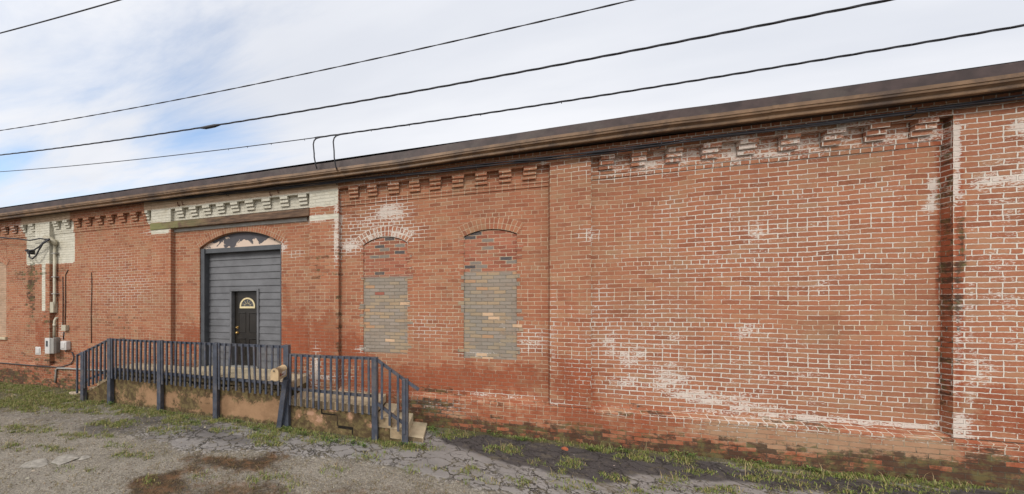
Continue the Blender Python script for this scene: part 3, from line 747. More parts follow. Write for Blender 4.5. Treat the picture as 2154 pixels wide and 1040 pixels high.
def front(mb, x0, x1, zt, off, dx=.022, dz=.022):
    zt_ = zt if callable(zt) else (lambda x: zt)
    i0 = len(mb.v); nx = int((x1 - x0) / dx); nz = 30
    for i in range(nx + 1):
        x = x0 + (x1 - x0) * i / nx; h = zt_(x)
        for j in range(nz + 1):
            z = -.12 + (h + .12) * j / nz
            y = yf(x) + off - .022 * (float(vnoise(x * 2.1, z * 3, 4)) - .5) - .03 * max(0, .12 - z)
            mb.v.append((x, y, z))
    for i in range(nx):
        for j in range(nz):
            a = i0 + i * (nz + 1) + j; mb.f.append((a, a + nz + 1, a + nz + 2, a + 1)); mb.sm.append(True); mb.mi.append(0); mb.uv += [(0, 0)] * 4
def rag(x): return .625 + .05 * (float(fbm(np.array(x * 2.6), np.array(.3), 77)) - .5) * 2
def lefttop(x): return float(np.interp(x, (-9.0, -7.93), (.10, .62))) + .04 * (float(fbm(np.array(x * 4), np.array(.3), 78)) - .5)
front(mb, -8.95, -7.93, lefttop, .075); front(mb, -7.93, XS1, rag, .075)
front(mb, XS1, -1.37, lambda x: .545, .05)
front(mb, -1.37, -1.09, lambda x: .38, .05); front(mb, -1.09, -.82, lambda x: .215, .05)
mb.build('stucco_face', M_STUCCO, ST, wear=wear_stucco)
mb = MB()                                   # rubble and debris caught on the ledge under the slab nosing
for i in range(260):
    x = random.uniform(-7.9, XS1 - .05); r = random.uniform(.012, .035)
    y = yf(x) + .075 + random.uniform(.0, .03); z = rag(x) + random.uniform(-.005, .02)
    mb.box(x - r, x + r, y - r * .7, y + r * .7, z - r * .3, z + r * .6, jit=r * .4)
mb.build('ledge_rubble', simple_mat('mossy_rubble', (.10, .075, .045), .95, .5, 10, dirt=(.17, .15, .08), dirtamt=.7), ST)
mb = MB(); mb.box(-7.9, XS1 - .02, -.72, -.13, -.1, .705); mb.box(XS1 - .03, -1.40, -.75, -.14, -.1, .43); mb.build('rubble_core', M_STUCCO, ST, wear=lambda P: np.tile(np.array([[1., 0, 0, 0]]), (len(P), 1)))
XT = [Wp(p[0], p[1])[0] for p in ((815, 826), (842, 846), (871, 866), (900, 886))]
ZTR = [.567, .396, .231, .075]
xprev = XS1
for i, (xr, zt) in enumerate(zip(XT, ZTR)):
    mb = MB()
    slab(mb, xprev - .004 if i == 0 else xprev, xr, zt - (.14 if i == 0 else .18), zt, off=.03 if i < 3 else .17, jit=.004)
    mb.build('step', [M_CONC, M_RISER], ST, bevel=.006)
    xprev = xr
xl = XS0
for i in range(4):                           # steps at the far end
    mb = MB(); xa = xl - .29; zt = .85 - .19 * (i + 1)
    slab(mb, xa, xl, zt - .19, zt, off=.09, jit=.004); mb.build('step', [M_CONC, M_RISER], ST, bevel=.006); xl = xa

# ------------------------------------------------------------------ railing
RL = thing('stoop_railing', (-4.9, -1.0, 0), 'slate blue picket railing with square posts along the concrete stoop', 'railing')
def post(x, h, w=.088, dx=0.0):
    mb = MB(); y = yf(x)
    mb.bar((x, y, -.08), (x + dx, y, h), w, w); mb.build('post', M_RAIL, RL, bevel=.006)
PX_ = [(-8.89, 1.19), (-7.93, 1.553), (-6.34, 1.563), (-4.79, 1.565), (-3.115, 1.585), (-1.375, 1.437), (-.855, 1.10)]
for x, h in PX_: post(x, h, .11 if x == -3.115 else .104, random.uniform(-.008, .008))
def rail(a, bpt, name, w=.05, t=.04, off=-.005):
    mb = MB(); n = 8; prev = None
    P = [Vector((a[0] + (bpt[0] - a[0]) * i / n, 0, a[1] + (bpt[1] - a[1]) * i / n - (.006 if 0 < i < n else 0) * math.sin(math.pi * i / n))) for i in range(n + 1)]
    for p in P: p.y = yf(p.x) + off
    for p, q in zip(P, P[1:]): mb.bar(p, q + (q - p) * .01, w, t)
    mb.build(name, M_RAIL, RL)
rail((-7.90, 1.530), (-3.15, 1.545), 'top_rail'); rail((-3.10, 1.395), (-1.38, 1.415), 'top_rail'); rail((-1.38, 1.42), (-.63, .935), 'top_rail'); rail((-7.94, 1.535), (-9.08, 1.10), 'top_rail')
rail((-7.90, .83), (-3.15, .835), 'lower_rail'); rail((-3.10, .76), (-1.38, .757), 'lower_rail'); rail((-1.36, .655), (-.87, .34), 'lower_rail'); rail((-7.94, .80), (-8.87, .46), 'lower_rail')
def baluster(x, z0, z1, lean=0.0, off=-.052):
    mb = MB(); y = yf(x) + off
    mb.bar((x + lean, y - random.uniform(0, .006), z0 + random.uniform(-.012, .012)), (x, y, z1), .039, .039)
    mb.build('baluster', M_RAIL, RL, bevel=.004)
def run(xa, xb, n, f0, f1, ends=False, lean=None):
    for i in range(n):
        x = xa + (xb - xa) * (i + .5) / n
        baluster(x + random.uniform(-.006, .006), f0(x), f1(x), (lean(i) if lean else 0) + random.uniform(-.011, .011))
run(-7.88, -6.39, 11, lambda x: .60, lambda x: 1.553); run(-6.29, -4.84, 11, lambda x: .60, lambda x: 1.56)
run(-4.74, -3.20, 11, lambda x: .61, lambda x: 1.566, lean=lambda i: {1: -.03, 2: -.05, 3: .0, 4: .05, 5: .04, 6: .035, 7: .02}.get(i, 0))
run(-3.07, -1.42, 14, lambda x: .445, lambda x: 1.41 + (x + 3.07) * .014)
sl = lambda x: float(np.interp(x, (-1.38, -.63), (1.43, .945))); sb_ = lambda x: float(np.interp(x, (-1.31, -.99), (.43, .215)))
run(-1.31, -.90, 3, sb_, sl); baluster(-1.365, .41, 1.43); baluster(-.86, .18, 1.105, off=-.06)
sl2 = lambda x: float(np.interp(x, (-9.08, -7.94), (1.11, 1.545)))
run(-8.83, -7.99, 6, lambda x: sl2(x) - .93, sl2); baluster(-9.05, .14, 1.12)

# ------------------------------------------------------------------ mailbox on a leaning post
def mailbox():
    base = Gp(588, 900)
    mx, my = base[0], base[1] - .02
    t = thing('mailbox', (mx, my, 0), 'tan arched mailbox with white number stickers on a leaning slate blue post', 'mailbox')
    (fx_, fz_), (bx_, bz_) = Wp(577.5, 800.5, -1.56), Wp(596, 790.5, -1.13)
    A = Vector((fx_, -1.56, fz_)); Bk = Vector((bx_, -1.13, bz_))
    topx, topz = Wp(602, 800, -1.17)
    mb = MB(); mb.bar((mx, my, -.08), (topx, -1.17, topz + .02), .10, .10); mb.build('post', M_RAIL, t, bevel=.006)
    ey = (Bk - A).normalized(); ex = ey.cross(Vector((0.03, 0, 1))).normalized(); ez = ex.cross(ey)
    M = Matrix((ex, ey, ez)).transposed().to_4x4(); M.translation = A + ey * .30            # local +y runs to the back
    hw, hs, L0, L1 = .072, .135, -.30, (Bk - A).length - .30
    prof = [(-hw, 0), (hw, 0), (hw, hs)] + [(hw * math.cos(math.pi * i / 14), hs + hw * math.sin(math.pi * i / 14)) for i in range(1, 14)] + [(-hw, hs)]
    def shell(mb, y0, y1, s=1.0):
        i0 = len(mb.v); m = len(prof)
        for y in (y0, y1):
            for (x, z) in prof: mb.v.append(tuple(M @ Vector((x * s, y, z * s if z else 0))))
        for q in (tuple(i0 + k for k in range(m)), tuple(i0 + m + k for k in reversed(range(m)))):
            mb.f.append(q); mb.sm.append(False); mb.mi.append(0); mb.uv += [(0, 0)] * m
        for k in range(m):
            q = (i0 + k, i0 + (k + 1) % m, i0 + m + (k + 1) % m, i0 + m + k)
            mb.f.append(q); mb.sm.append(2 <= k < m - 1); mb.mi.append(0); mb.uv += [(0, 0)] * 4
    mb = MB(); shell(mb, L0, L1); mb.build('box_body', M_MAIL, t)
    mb = MB(); shell(mb, L0 - .012, L0 - .002, 1.035); dr_ = mb.build('box_door', M_MAIL, t)
    mb = MB(); mb.tube([M @ Vector((-.012, L0 - .012, .165)), M @ Vector((-.012, L0 - .03, .168)), M @ Vector((.0, L0 - .034, .178))], .011, 6); mb.build('door_latch', M_FRAME, dr_)
    mb = MB(); mb.obox(M @ Matrix.Translation((hw + .006, -.22, .09)), .008, .035, .055); mb.obox(M @ Matrix.Translation((hw + .006, -.13, .075)), .006, .17, .016); mb.build('signal_flag', M_RED, t)
    # three number stickers: bars of a 7, a ring, a 3 on the right-hand side
    mb = MB()
    def seg(y, z, dy, dz, w=.013):
        a = M @ Vector((hw + .0025, y, z)); c = M @ Vector((hw + .0025, y + dy, z + dz)); mb.bar(a, c, w if abs(dz) < abs(dy) else .003, .003 if abs(dz) < abs(dy) else w)
    for y0, segs in ((-.13, ((0, .07, .045, 0), (.045, .07, -.03, -.065))), (-.06, ((0, .005, 0, .065), (.042, .005, 0, .065), (0, .005, .042, 0), (0, .07, .042, 0))), (.01, ((0, .07, .042, 0), (.042, .07, 0, -.065), (.0, .005, .042, 0), (.01, .038, .032, 0)))):
        for (y, z, dy, dz) in segs: seg(y0 + y, .045 + z, dy, dz)
    mb.build('number_sticker', M_STICK, t)
mailbox()

# ------------------------------------------------------------------ overhead lines
def line_pts(px, Y):
    P = [(*Wp(a, b_, Y),) for a, b_ in px]
    xs = np.array([p[0] for p in P]); zs = np.array([p[1] for p in P])
    c = np.polyfit(xs, zs, 2)
    return lambda x: float(np.polyval(c, x))
def wire(name, px, Y, r, label, x0=-45, x1=26, twist=None, cat='cable', lumps=()):
    f = line_pts(px, Y); mb = MB()
    X = list(np.linspace(x0, x1, 260))
    if twist is None:
        mb.tube([(x, Y, f(x)) for x in X], [r * (1.0 + .15 * random.random()) for x in X], 6)
    else:
        X = list(np.linspace(x0, x1, 900))
        for ph in range(twist[0]):
            a = 2 * math.pi * ph / twist[0]
            mb.tube([(x, Y + twist[1] * math.cos(a + x * twist[2]), f(x) + twist[1] * math.sin(a + x * twist[2])) for x in X], r, 5)
    for (p, dz, rr, ln) in lumps:
        xx = Wp(p, 300, Y)[0]; mb.tube([(xx - ln, Y, f(xx - ln)), (xx - ln * .4, Y, f(xx) - dz), (xx + ln * .4, Y, f(xx) - dz), (xx + ln, Y, f(xx + ln))], [rr * .4, rr, rr, rr * .4], 6)
    o = mb.build(name, M_WIRE, None, loc=(0, Y, f(0)))
    return tag(o, label, cat)
wire('overhead_cable', ((0, 70), (128, 36), (255, -1), (600, -105)), -3.4, .0085, 'topmost overhead cable crossing only the upper left corner of the sky')
wire('overhead_cable', ((0, 275), (330, 218), (800, 122), (1100, 54), (1335, -1)), -2.2, .0062, 'thin overhead cable leaving the frame at top centre, second from the top', twist=(2, .004, 9))
wire('overhead_cable', ((0, 326), (440, 269), (800, 202), (1250, 124), (1500, 72), (1890, -2)), -1.6, .0072, 'twisted overhead cable second from the roof with a thick splice at left', twist=(3, .0085, 7), lumps=((442, .01, .03, .25),))
F4 = line_pts(((0, 361), (300, 336), (658, 293), (1000, 237), (1400, 178), (1800, 117), (2154, 54)), -.62)
XJ1, XJ2 = Wp(662, 300, -.62)[0], Wp(704, 300, -.62)[0]
mb = MB(); X = list(np.linspace(-45, XJ1 + .1, 150)); mb.tube([(x, -.62, F4(x)) for x in X], .0085, 6)
X = list(np.linspace(XJ1, 26, 700))
for a in (0, 2.1, 4.2): mb.tube([(x, -.62 + .009 * math.cos(a + x * 8), F4(x) + .009 * math.sin(a + x * 8)) for x in X], .0072, 5)
for px in (480, 520, 570, 640, 780, 860, 1010, 1180):
    x = Wp(px, 300, -.62)[0]; mb.tube([(x, -.62, F4(x) + .01), (x + .01, -.62, F4(x) - .03)], .006, 5)
tag(mb.build('overhead_cable', M_WIRE, None, loc=(0, -.62, F4(0))), 'lowest overhead cable running just above the roof edge, with two drop cables joined to it', 'cable')
for px0, px1, py1, lab in ((659, 664, 353, 'left of two black drop cables bending down from lowest overhead cable to gutter'), (701, 706, 355, 'right of two black drop cables bending down from lowest overhead cable to gutter')):
    xt = Wp(px0, 295, -.62)[0]; xb_, zb_ = Wp(px1, py1, -.50); zt = F4(xt) + .0
    mb = MB(); mb.tube([(xt + .30, -.635, F4(xt + .30) - .012), (xt + .16, -.635, F4(xt + .16) - .012), (xt + .07, -.63, zt - .025), (xt + .02, -.625, zt - .06), (xt + .0, -.62, zt - .13), (xt + .01, -.60, zt - .3), (xb_ - .015, -.54, zb_ + .2), (xb_ + .005, -.50, zb_ + .04), (xb_ + .02, -.475, zb_ - .02)], .014, 8)
    tag(mb.build('drop_cable', M_WIRE, None, loc=(xb_, -.5, zb_)), lab, 'cable')
# bundle of cables strapped below the gutter
BP = ((0, 447), (160, 436), (330, 422), (520, 402), (700, 384), (900, 362), (1150, 334), (1400, 303), (1700, 263), (2000, 226), (2154, 205))
bx = [Wp(a, c, -.235) for a, c in BP]
def FB(x): return float(np.interp(x, [-28] + [p[0] for p in bx] + [20], [bx[0][1]] + [p[1] for p in bx] + [bx[-1][1] - .05]))
mb = MB(); X = list(np.linspace(-27, 18, 600))
for a, rr, dr2 in ((0, .012, .02), (1.7, .011, .022), (3.3, .013, .018), (4.9, .010, .024)):
    mb.tube([(x, -.235 + dr2 * math.cos(a + x * 1.3 + math.sin(x)), FB(x) + dr2 * 1.1 * math.sin(a + x * 1.3) + .008 * math.sin(x * 2.2)) for x in X], rr, 5)
for gx in np.arange(-24, 17, 2.7): mb.tube([(gx, -.12, FB(gx) - .02), (gx, -.20, FB(gx) - .045), (gx, -.26, FB(gx) - .02), (gx, -.26, FB(gx) + .04)], .008, 5)
tag(mb.build('cable_bundle', M_WIRE, None, loc=(0, -.235, FB(0))), 'bundle of black cables strapped along the brick wall under the gutter', 'cable')

# ------------------------------------------------------------------ electrical gear on the wall
def P3(px, py, Y): x, z = Wp(px, py, Y); return (x, Y, z)
def at_wall(name, mb, m, label, cat, loc, group=None, **k):
    return tag(mb.build(name, m, None, loc=loc, **k), label, cat, group)
yc = -.07
t = thing('service_mast', P3(114, 655, yc), 'cream painted service conduit with hooded weatherhead on the painted pilaster', 'conduit')
x0, z0 = Wp(115, 520, yc); x1, z1 = Wp(113, 648, yc)
mb = MB(); mb.tube([(x0, yc, z0 + .1), (x0, yc, z1 + .15), (x0 - .01, yc, z1)], .040, 12); mb.build('pipe', M_CONDUIT, t)
mb = MB(); wx, wz = x0, z0 + .1
mb.tube([(wx + .05, yc, wz - .05), (wx + .02, yc - .02, wz + .05), (wx - .10, yc - .08, wz + .12), (wx - .24, yc - .12, wz + .16), (wx - .28, yc - .13, wz + .14)], [.05, .075, .085, .065, .03], 12); mb.build('weatherhead', M_CONDUIT, t)
mb = MB(); mb.box(x1 - .10, x1 + .06, -.12, -.002, z1 - .14, z1 + .17); mb.build('pull_box', M_CONDUIT, t, bevel=.01)
mb = MB()
for zz in (z0 - .2, (z0 + z1) / 2, z1 + .4): mb = MB(); mb.box(x0 - .07, x0 + .09, yc - .045, -.002, zz, zz + .03); mb.build('pipe_strap', M_GALV, t)
t = thing('lower_conduit', P3(115, 705, yc), 'short stained conduit stub between broken bricks and the grey meter cabinet', 'conduit')
x2, z2 = Wp(115, 672, yc); x3, z3 = Wp(114, 712, yc)
mb = MB(); mb.tube([(x2 + .02, .03, z2 + .04), (x2 + .01, yc + .03, z2 + .03), (x2, yc, z2 - .04), (x3, yc, z3)], .036, 10); mb.build('pipe', M_CONDUIT, t)
mb = MB(); mb.tube([(x2, yc, z2 - .13), (x2, yc, z2 - .22)], .046, 10); mb.build('coupling', M_CONDUIT, t)
# grey cabinet with hinged meter cover
xa, za = Wp(99, 709, -.2); xb2, zb2 = Wp(124, 742, -.02)
t = thing('meter_cabinet', (xa + .2, -.1, zb2), 'grey steel electric meter cabinet with open front between two white boxes', 'meter box')
mb = MB(); mb.box(xa + .19, xb2 + .02, -.16, -.003, zb2, za - .02); mb.build('cabinet_body', M_GALV, t, bevel=.008)
mb = MB(); mb.box(xa, xa + .20, -.26, -.165, zb2 - .01, za - .03); cv = mb.build('cabinet_cover', M_BOX, t, bevel=.008)
mb = MB(); mb.box(xa + .055, xa + .13, -.268, -.255, zb2 + .2, zb2 + .36); mb.build('meter_window', M_FRAME, cv)
mb = MB(); mb.box(xa + .20, xa + .34, -.24, -.162, zb2, za - .03); mb.build('side_panel', M_GALV, t, bevel=.006)
def whitebox(px, py, w, h, d, label):
    x, z = Wp(px, py, -d / 2)
    t = thing('utility_box', (x, 0, z - h / 2), label, 'utility box')
    mb = MB(); mb.box(x - w / 2, x + w / 2, -d, -.003, z - h / 2, z + h / 2); mb.build('housing', M_BOX, t, bevel=.03)
    mb = MB(); mb.box(x - w * .32, x + w * .32, -d - .014, -d + .01, z - h * .30, z + h * .34); mb.build('cover', M_BOX, t, bevel=.012)
    mb = MB(); mb.tube([(x, -d / 2, z - h / 2 - .05), (x, -d / 2, z - h / 2 + .02)], .02, 8); mb.build('gland', M_FRAME, t)
whitebox(85, 738, .25, .25, .14, 'rounded off white utility box left of the grey meter cabinet')
whitebox(138, 727, .25, .26, .14, 'rounded off white utility box right of the grey meter cabinet, below a small junction box')
x, z = Wp(137, 690, -.05)
t = thing('junction_box', (x, 0, z - .08), 'small square cream junction box where two thin wall wires end', 'junction box')
mb = MB(); mb.box(x - .085, x + .085, -.09, -.003, z - .08, z + .08); mb.build('housing', M_CONDUIT, t, bevel=.008)
mb = MB(); mb.box(x - .09, x + .09, -.10, -.09, z - .085, z + .085); mb.build('lid', M_CONDUIT, t, bevel=.004)
RUST = simple_mat('rusty_wire', (.055, .03, .022), .8, .2, 12)
for pts, rr, m, name, lab, cat in (
    (((132, 582), (132.5, 640), (132, 685)), .012, RUST, 'wall_wire', 'left of two thin rusty wires running down to the small junction box', 'wire'),
    (((143, 568), (138, 578), (137.5, 640), (136.5, 683)), .012, RUST, 'wall_wire', 'right of two thin rusty wires above the small junction box, hooked at its top', 'wire'),
    (((192, 573), (193, 600), (191.5, 660), (192, 722)), .010, RUST, 'wall_wire', 'single long thin dark wire down the plain brick bay left of the stoop', 'wire'),
    (((134, 698), (133, 715)), .012, M_WIRE, 'wall_wire', 'short black wire between the junction box and the white utility box', 'wire'),
    (((140, 742), (144, 752), (143, 760), (137, 768), (130, 772), (118, 773), (60, 769), (0, 764), (-60, 760)), .017, M_WIRE, 'wall_cable', 'black cable looping from the right white box and running left along the wall foot', 'cable'),
    (((116, 806), (117, 790), (118, 778), (121, 775), (140, 775.5), (168, 777), (260, 782)), .026, M_GALV, 'bent_pipe', 'grey bent pipe rising from the ground and running behind the railing', 'pipe')):
    Y = -.175 if 'pipe' in name or 'cable' in name else -.016
    mb = MB(); P = [P3(a, c, Y) for a, c in pts]
    if name == 'wall_cable': P = [(p[0], -.03 if p[2] > .62 else -.165, p[2]) for p in P]
    mb.tube(P, rr, 7); at_wall(name, mb, m, lab, cat, P[-1])
# service loops from the weatherhead to the dead-end clamps
for k_, (pts, lab) in enumerate(((((104, 503), (96, 504), (84, 502), (74, 504), (62, 506), (40, 503), (-30, 498)), 'upper black service cable reaching left from the weatherhead'),
                  (((104, 503), (92, 510), (82, 520), (72, 526), (60, 528), (57, 527)), 'middle black service cable sagging from the weatherhead to a wall clamp'),
                  (((104, 504), (90, 513), (82, 526), (76, 538), (68, 545), (62, 541), (61, 532)), 'lowest black service cable looping deep below the weatherhead'))):
    mb = MB(); Y = -.24 - .02 * k_; mb.tube([P3(a, c, Y) for a, c in pts], .022 if k_ else .020, 7)
    a, c = pts[-1]; p = P3(a, c, Y)
    if k_: mb.tube([(p[0] - .05, Y + .24, p[2]), (p[0] - .05, Y, p[2]), (p[0] + .04, Y, p[2])], .036, 8)
    at_wall('service_cable', mb, M_WIRE, lab, 'cable', p)

# ------------------------------------------------------------------ ground
def ell(px, py, rx, ry): return [Gp(px + rx * math.cos(t * math.pi / 8), py + ry * math.sin(t * math.pi / 8)) for t in range(16)]
ASPH = [(-17, -1.4), Gp(0, 868), Gp(110, 893), Gp(215, 905), Gp(290, 922), Gp(345, 930), Gp(385, 945), Gp(430, 952), Gp(520, 948), Gp(590, 955), Gp(690, 962), Gp(770, 970), Gp(840, 988), Gp(920, 1005), Gp(1000, 1026), Gp(1100, 1042), (2.0, -2.9), (4, -3.5), (12, -3.8), (12, .3), (-17, .3)]
DARKA = [Gp(a, c) for a, c in ((905, 916), (935, 908), (1000, 910), (1200, 934), (1400, 960), (1560, 980), (1700, 994), (1850, 1012), (2000, 1026), (2200, 1046), (2200, 1062), (1950, 1056), (1800, 1052), (1700, 1036), (1600, 1022), (1500, 1010), (1420, 1000), (1330, 1006), (1260, 1012), (1180, 1002), (1100, 984), (1020, 962), (950, 936))]
DARKB = [ell(425, 905, 55, 13), ell(320, 884, 50, 8), ell(165, 812, 50, 7), ell(690, 915, 30, 8), ell(500, 925, 40, 6), ell(230, 900, 60, 8)]
BROWN = [(ell(505, 972, 92, 20), 1.0), (ell(325, 1014, 66, 26), .9), (ell(470, 1030, 150, 26), .62), (ell(800, 1044, 130, 20), .42), (ell(300, 985, 70, 12), .45), (ell(430, 960, 40, 10), .6)]
def ground_masks(X, Y):
    n1 = fbm(X * 1.6, Y * 1.6, 50, 5); n2 = fbm(X * 5, Y * 5, 60, 4)
    asp = sstep(.05, -.05, sdf(ASPH, X, Y) + .34 * (n1 - .5) + .12 * (n2 - .5))
    asp = asp * (.38 + .62 * sstep(-7.2, -4.4, X + 1.6 * (n1 - .5) + 1.2 * (n2 - .5)))
    dk = sstep(.04, -.05, sdf(DARKA, X, Y) + .42 * (n1 - .5) + .2 * (n2 - .5))
    for p in DARKB: dk = np.maximum(dk, .6 * sstep(.10, -.12, sdf(p, X, Y) + .5 * (n1 - .5) + .3 * (n2 - .5)))
    br = np.zeros_like(X)
    for p, s in BROWN: br = np.maximum(br, s * sstep(.30, -.30, sdf(p, X, Y) + .75 * (n1 - .5) + .35 * (n2 - .5)))
    # moss and soil along wall foot / stoop foot / left verge
    foot = np.where(X > -.75, sstep(-.52, -.22, Y + .10 * (n2 - .5)), sstep(-.42, -.06, Y - (yf(X)) + .25 * (n1 - .5)))
    left = sstep(-8.3, -9.8, X + 1.2 * (n1 - .5)) * sstep(-2.6, -1.4, Y + 1.0 * (n2 - .5))
    gr = np.clip(np.maximum(foot * .9, left * .8) * (.45 + 1.0 * n2), 0, 1)
    return asp, dk, br, gr
xsF = np.arange(-16, 9.001, .04); ysF = np.arange(-5.6, .201, .04)
ext = np.array([.1, .3, .8, 2, 5, 12, 30, 80, 200, 400])
XSg = np.concatenate([xsF[0] - ext[::-1], xsF, xsF[-1] + ext]); YSg = np.concatenate([ysF[0] - ext[::-1], ysF, ysF[-1] + ext])
GX, GY = np.meshgrid(XSg, YSg, indexing='ij'); gx = GX.ravel(); gy = GY.ravel()
asp, dkm, brm, grm = ground_masks(gx, gy)
rough_edge = fbm(gx * 4, gy * 4, 90, 4)
gz_ = -.035 + .030 * asp + .05 * (fbm(gx * .9, gy * .9, 70, 3) - .5) + .012 * (rough_edge - .5) + .006 * dkm
gz_ = np.where((np.abs(gx) > 40) | (gy < -30), -.03, gz_)
nxg, nyg = len(XSg), len(YSg)
ii = np.arange((nxg - 1) * (nyg - 1)); ci = ii // (nyg - 1); cj = ii % (nyg - 1); a0 = ci * nyg + cj
F = np.stack([a0, a0 + nyg, a0 + nyg + 1, a0 + 1], 1)
me = bpy.data.meshes.new('ground')
me.from_pydata(np.stack([gx, gy, gz_], 1).tolist(), [], F.tolist())
at = me.attributes.new('zone', 'FLOAT_COLOR', 'POINT'); at.data.foreach_set('color', np.stack([asp, dkm, brm, grm], 1).astype(np.float32).ravel())
me.polygons.foreach_set('use_smooth', [True] * len(me.polygons))
GROUND = bpy.data.objects.new('ground', me); COL.objects.link(GROUND)
tag(GROUND, 'cracked grey asphalt alley breaking up into tan gravel with dark patches along the wall', 'ground', kind='structure')
def ground_z(x, y):
    asp, dkm, brm, grm = ground_masks(x, y)
    return -.035 + .030 * asp + .05 * (fbm(x * .9, y * .9, 70, 3) - .5) + .006 * dkm
m, k, b = new_mat('broken_asphalt_and_gravel')
tc = k.n('ShaderNodeTexCoord').outputs['Object']
att = k.n('ShaderNodeAttribute', {'attribute_name': 'zone'}); sep = k.n('ShaderNodeSeparateColor', None, Color=att.outputs['Color'])
A_, D_, B_ = sep.outputs; G_ = att.outputs['Alpha']
nb = k.noise(tc, 1.3, 6, .65); nm = k.noise(tc, 7, 6, .7); nf = k.noise(tc, 60, 5, .75); nff = k.noise(tc, 170, 3, .7)
gv = k.n('ShaderNodeTexVoronoi', None, Vector=tc, Scale=75.0); gcol = k.n('ShaderNodeSeparateColor', None, Color=gv.outputs['Color']).outputs[0]
tan = k.mix(k.step(nb, .35, .65), (0.165, 0.149, 0.124), (0.252, 0.230, 0.194))
tan = k.mix(k.math('MULTIPLY', k.step(gcol, .55, .95), .5), tan, (0.42, 0.37, 0.29)); tan = k.mix(k.math('MULTIPLY', k.step(gcol, .35, .05), .55), tan, (0.11, 0.083, 0.055))
tan = k.mix(k.math('MULTIPLY', k.step(nm, .55, .75), .35), tan, (0.15, 0.13, 0.07))
gry = k.mix(k.step(nb, .3, .7), (0.195, 0.181, 0.171), (0.278, 0.259, 0.244))
gry = k.mix(k.math('MULTIPLY', k.step(nff, .5, .8), .45), gry, (0.40, 0.37, 0.335)); gry = k.mix(k.math('MULTIPLY', k.step(nf, .55, .8), .4), gry, (0.10, 0.09, 0.08))
# crack network: wide plates plus fine alligator cracking near the ragged edge
dv = k.vmath('ADD', tc, k.vmath('SCALE', k.vmath('SUBTRACT', k.noise(tc, 2.4, 6, .7, 'Color'), (.5, .5, .5)), .50))
v1 = k.n('ShaderNodeTexVoronoi', {'feature': 'DISTANCE_TO_EDGE'}, Vector=dv, Scale=3.6).outputs[0]
v2 = k.n('ShaderNodeTexVoronoi', {'feature': 'DISTANCE_TO_EDGE'}, Vector=dv, Scale=9.5).outputs[0]
thr = k.math('MULTIPLY', k.math('MULTIPLY', nm, k.noise(tc, 2.7, 4, .7)), .135)
c1 = k.math('MULTIPLY', k.math('LESS_THAN', v1, thr), k.step(k.noise(tc, 1.1, 3), .34, .44))
c2 = k.math('MULTIPLY', k.math('LESS_THAN', v2, k.math('MULTIPLY', nm, .12)), k.step(k.noise(tc, 1.3, 6, .7), .50, .58))
rim = k.math('MULTIPLY', k.math('LESS_THAN', v2, .14), k.math('MULTIPLY', k.step(A_, 1.0, .75), k.step(A_, .02, .35)))
crk = k.math('MAXIMUM', k.math('MAXIMUM', c1, c2), rim)
gry = k.mix(k.math('MULTIPLY', crk, .94), gry, k.mix(k.step(nm, .45, .6), (0.035, 0.031, 0.026), (0.10, 0.085, 0.05)))
blk = k.mix(k.step(nf, .35, .7), (0.042, 0.037, 0.037), (0.085, 0.076, 0.074))
blk = k.mix(k.math('MULTIPLY', k.step(nm, .56, .74), .5), blk, (0.13, 0.11, 0.09))
blk = k.mix(k.math('MULTIPLY', c1, .55), blk, (0.012, 0.011, 0.010))
c = k.mix(A_, tan, gry); c = k.mix(k.math('MULTIPLY', D_, .93), c, blk)
dirt = k.step(k.math('ADD', k.noise(tc, 2.1, 7, .7), k.math('MULTIPLY', k.math('SUBTRACT', nm, .5), .4)), .53, .66)
c = k.mix(k.math('MULTIPLY', k.math('MULTIPLY', dirt, A_), .42), c, (0.165, 0.138, 0.095))
bn = k.step(k.math('ADD', B_, k.math('MULTIPLY', k.math('SUBTRACT', k.noise(tc, 14, 7, .75), .5), 1.2)), .12, .80)
c = k.mix(k.math('MULTIPLY', bn, .85), c, k.mix(k.step(k.noise(tc, 5, 5, .7), .42, .62), (0.036, 0.020, 0.010), (0.135, 0.062, 0.024)))
gn = k.step(k.math('ADD', G_, k.math('MULTIPLY', k.math('SUBTRACT', k.noise(tc, 9, 6, .75), .5), 1.3)), .36, .66)
c = k.mix(k.math('MULTIPLY', gn, .8), c, k.mix(k.step(nf, .4, .65), (0.060, 0.056, 0.024), (0.135, 0.130, 0.052)))
k.set(b.inputs['Base Color'], c); b.inputs['Roughness'].default_value = .95; b.inputs['Specular IOR Level'].default_value = .18
hg = k.math('ADD', k.math('MULTIPLY', nf, .6), k.math('ADD', k.math('MULTIPLY', nm, .9), k.math('MULTIPLY', crk, -1.4)))
bp = k.n('ShaderNodeBump', None, Strength=.8, Distance=.012, Height=hg); k.set(b.inputs['Normal'], bp.outputs[0])
me.materials.append(m)

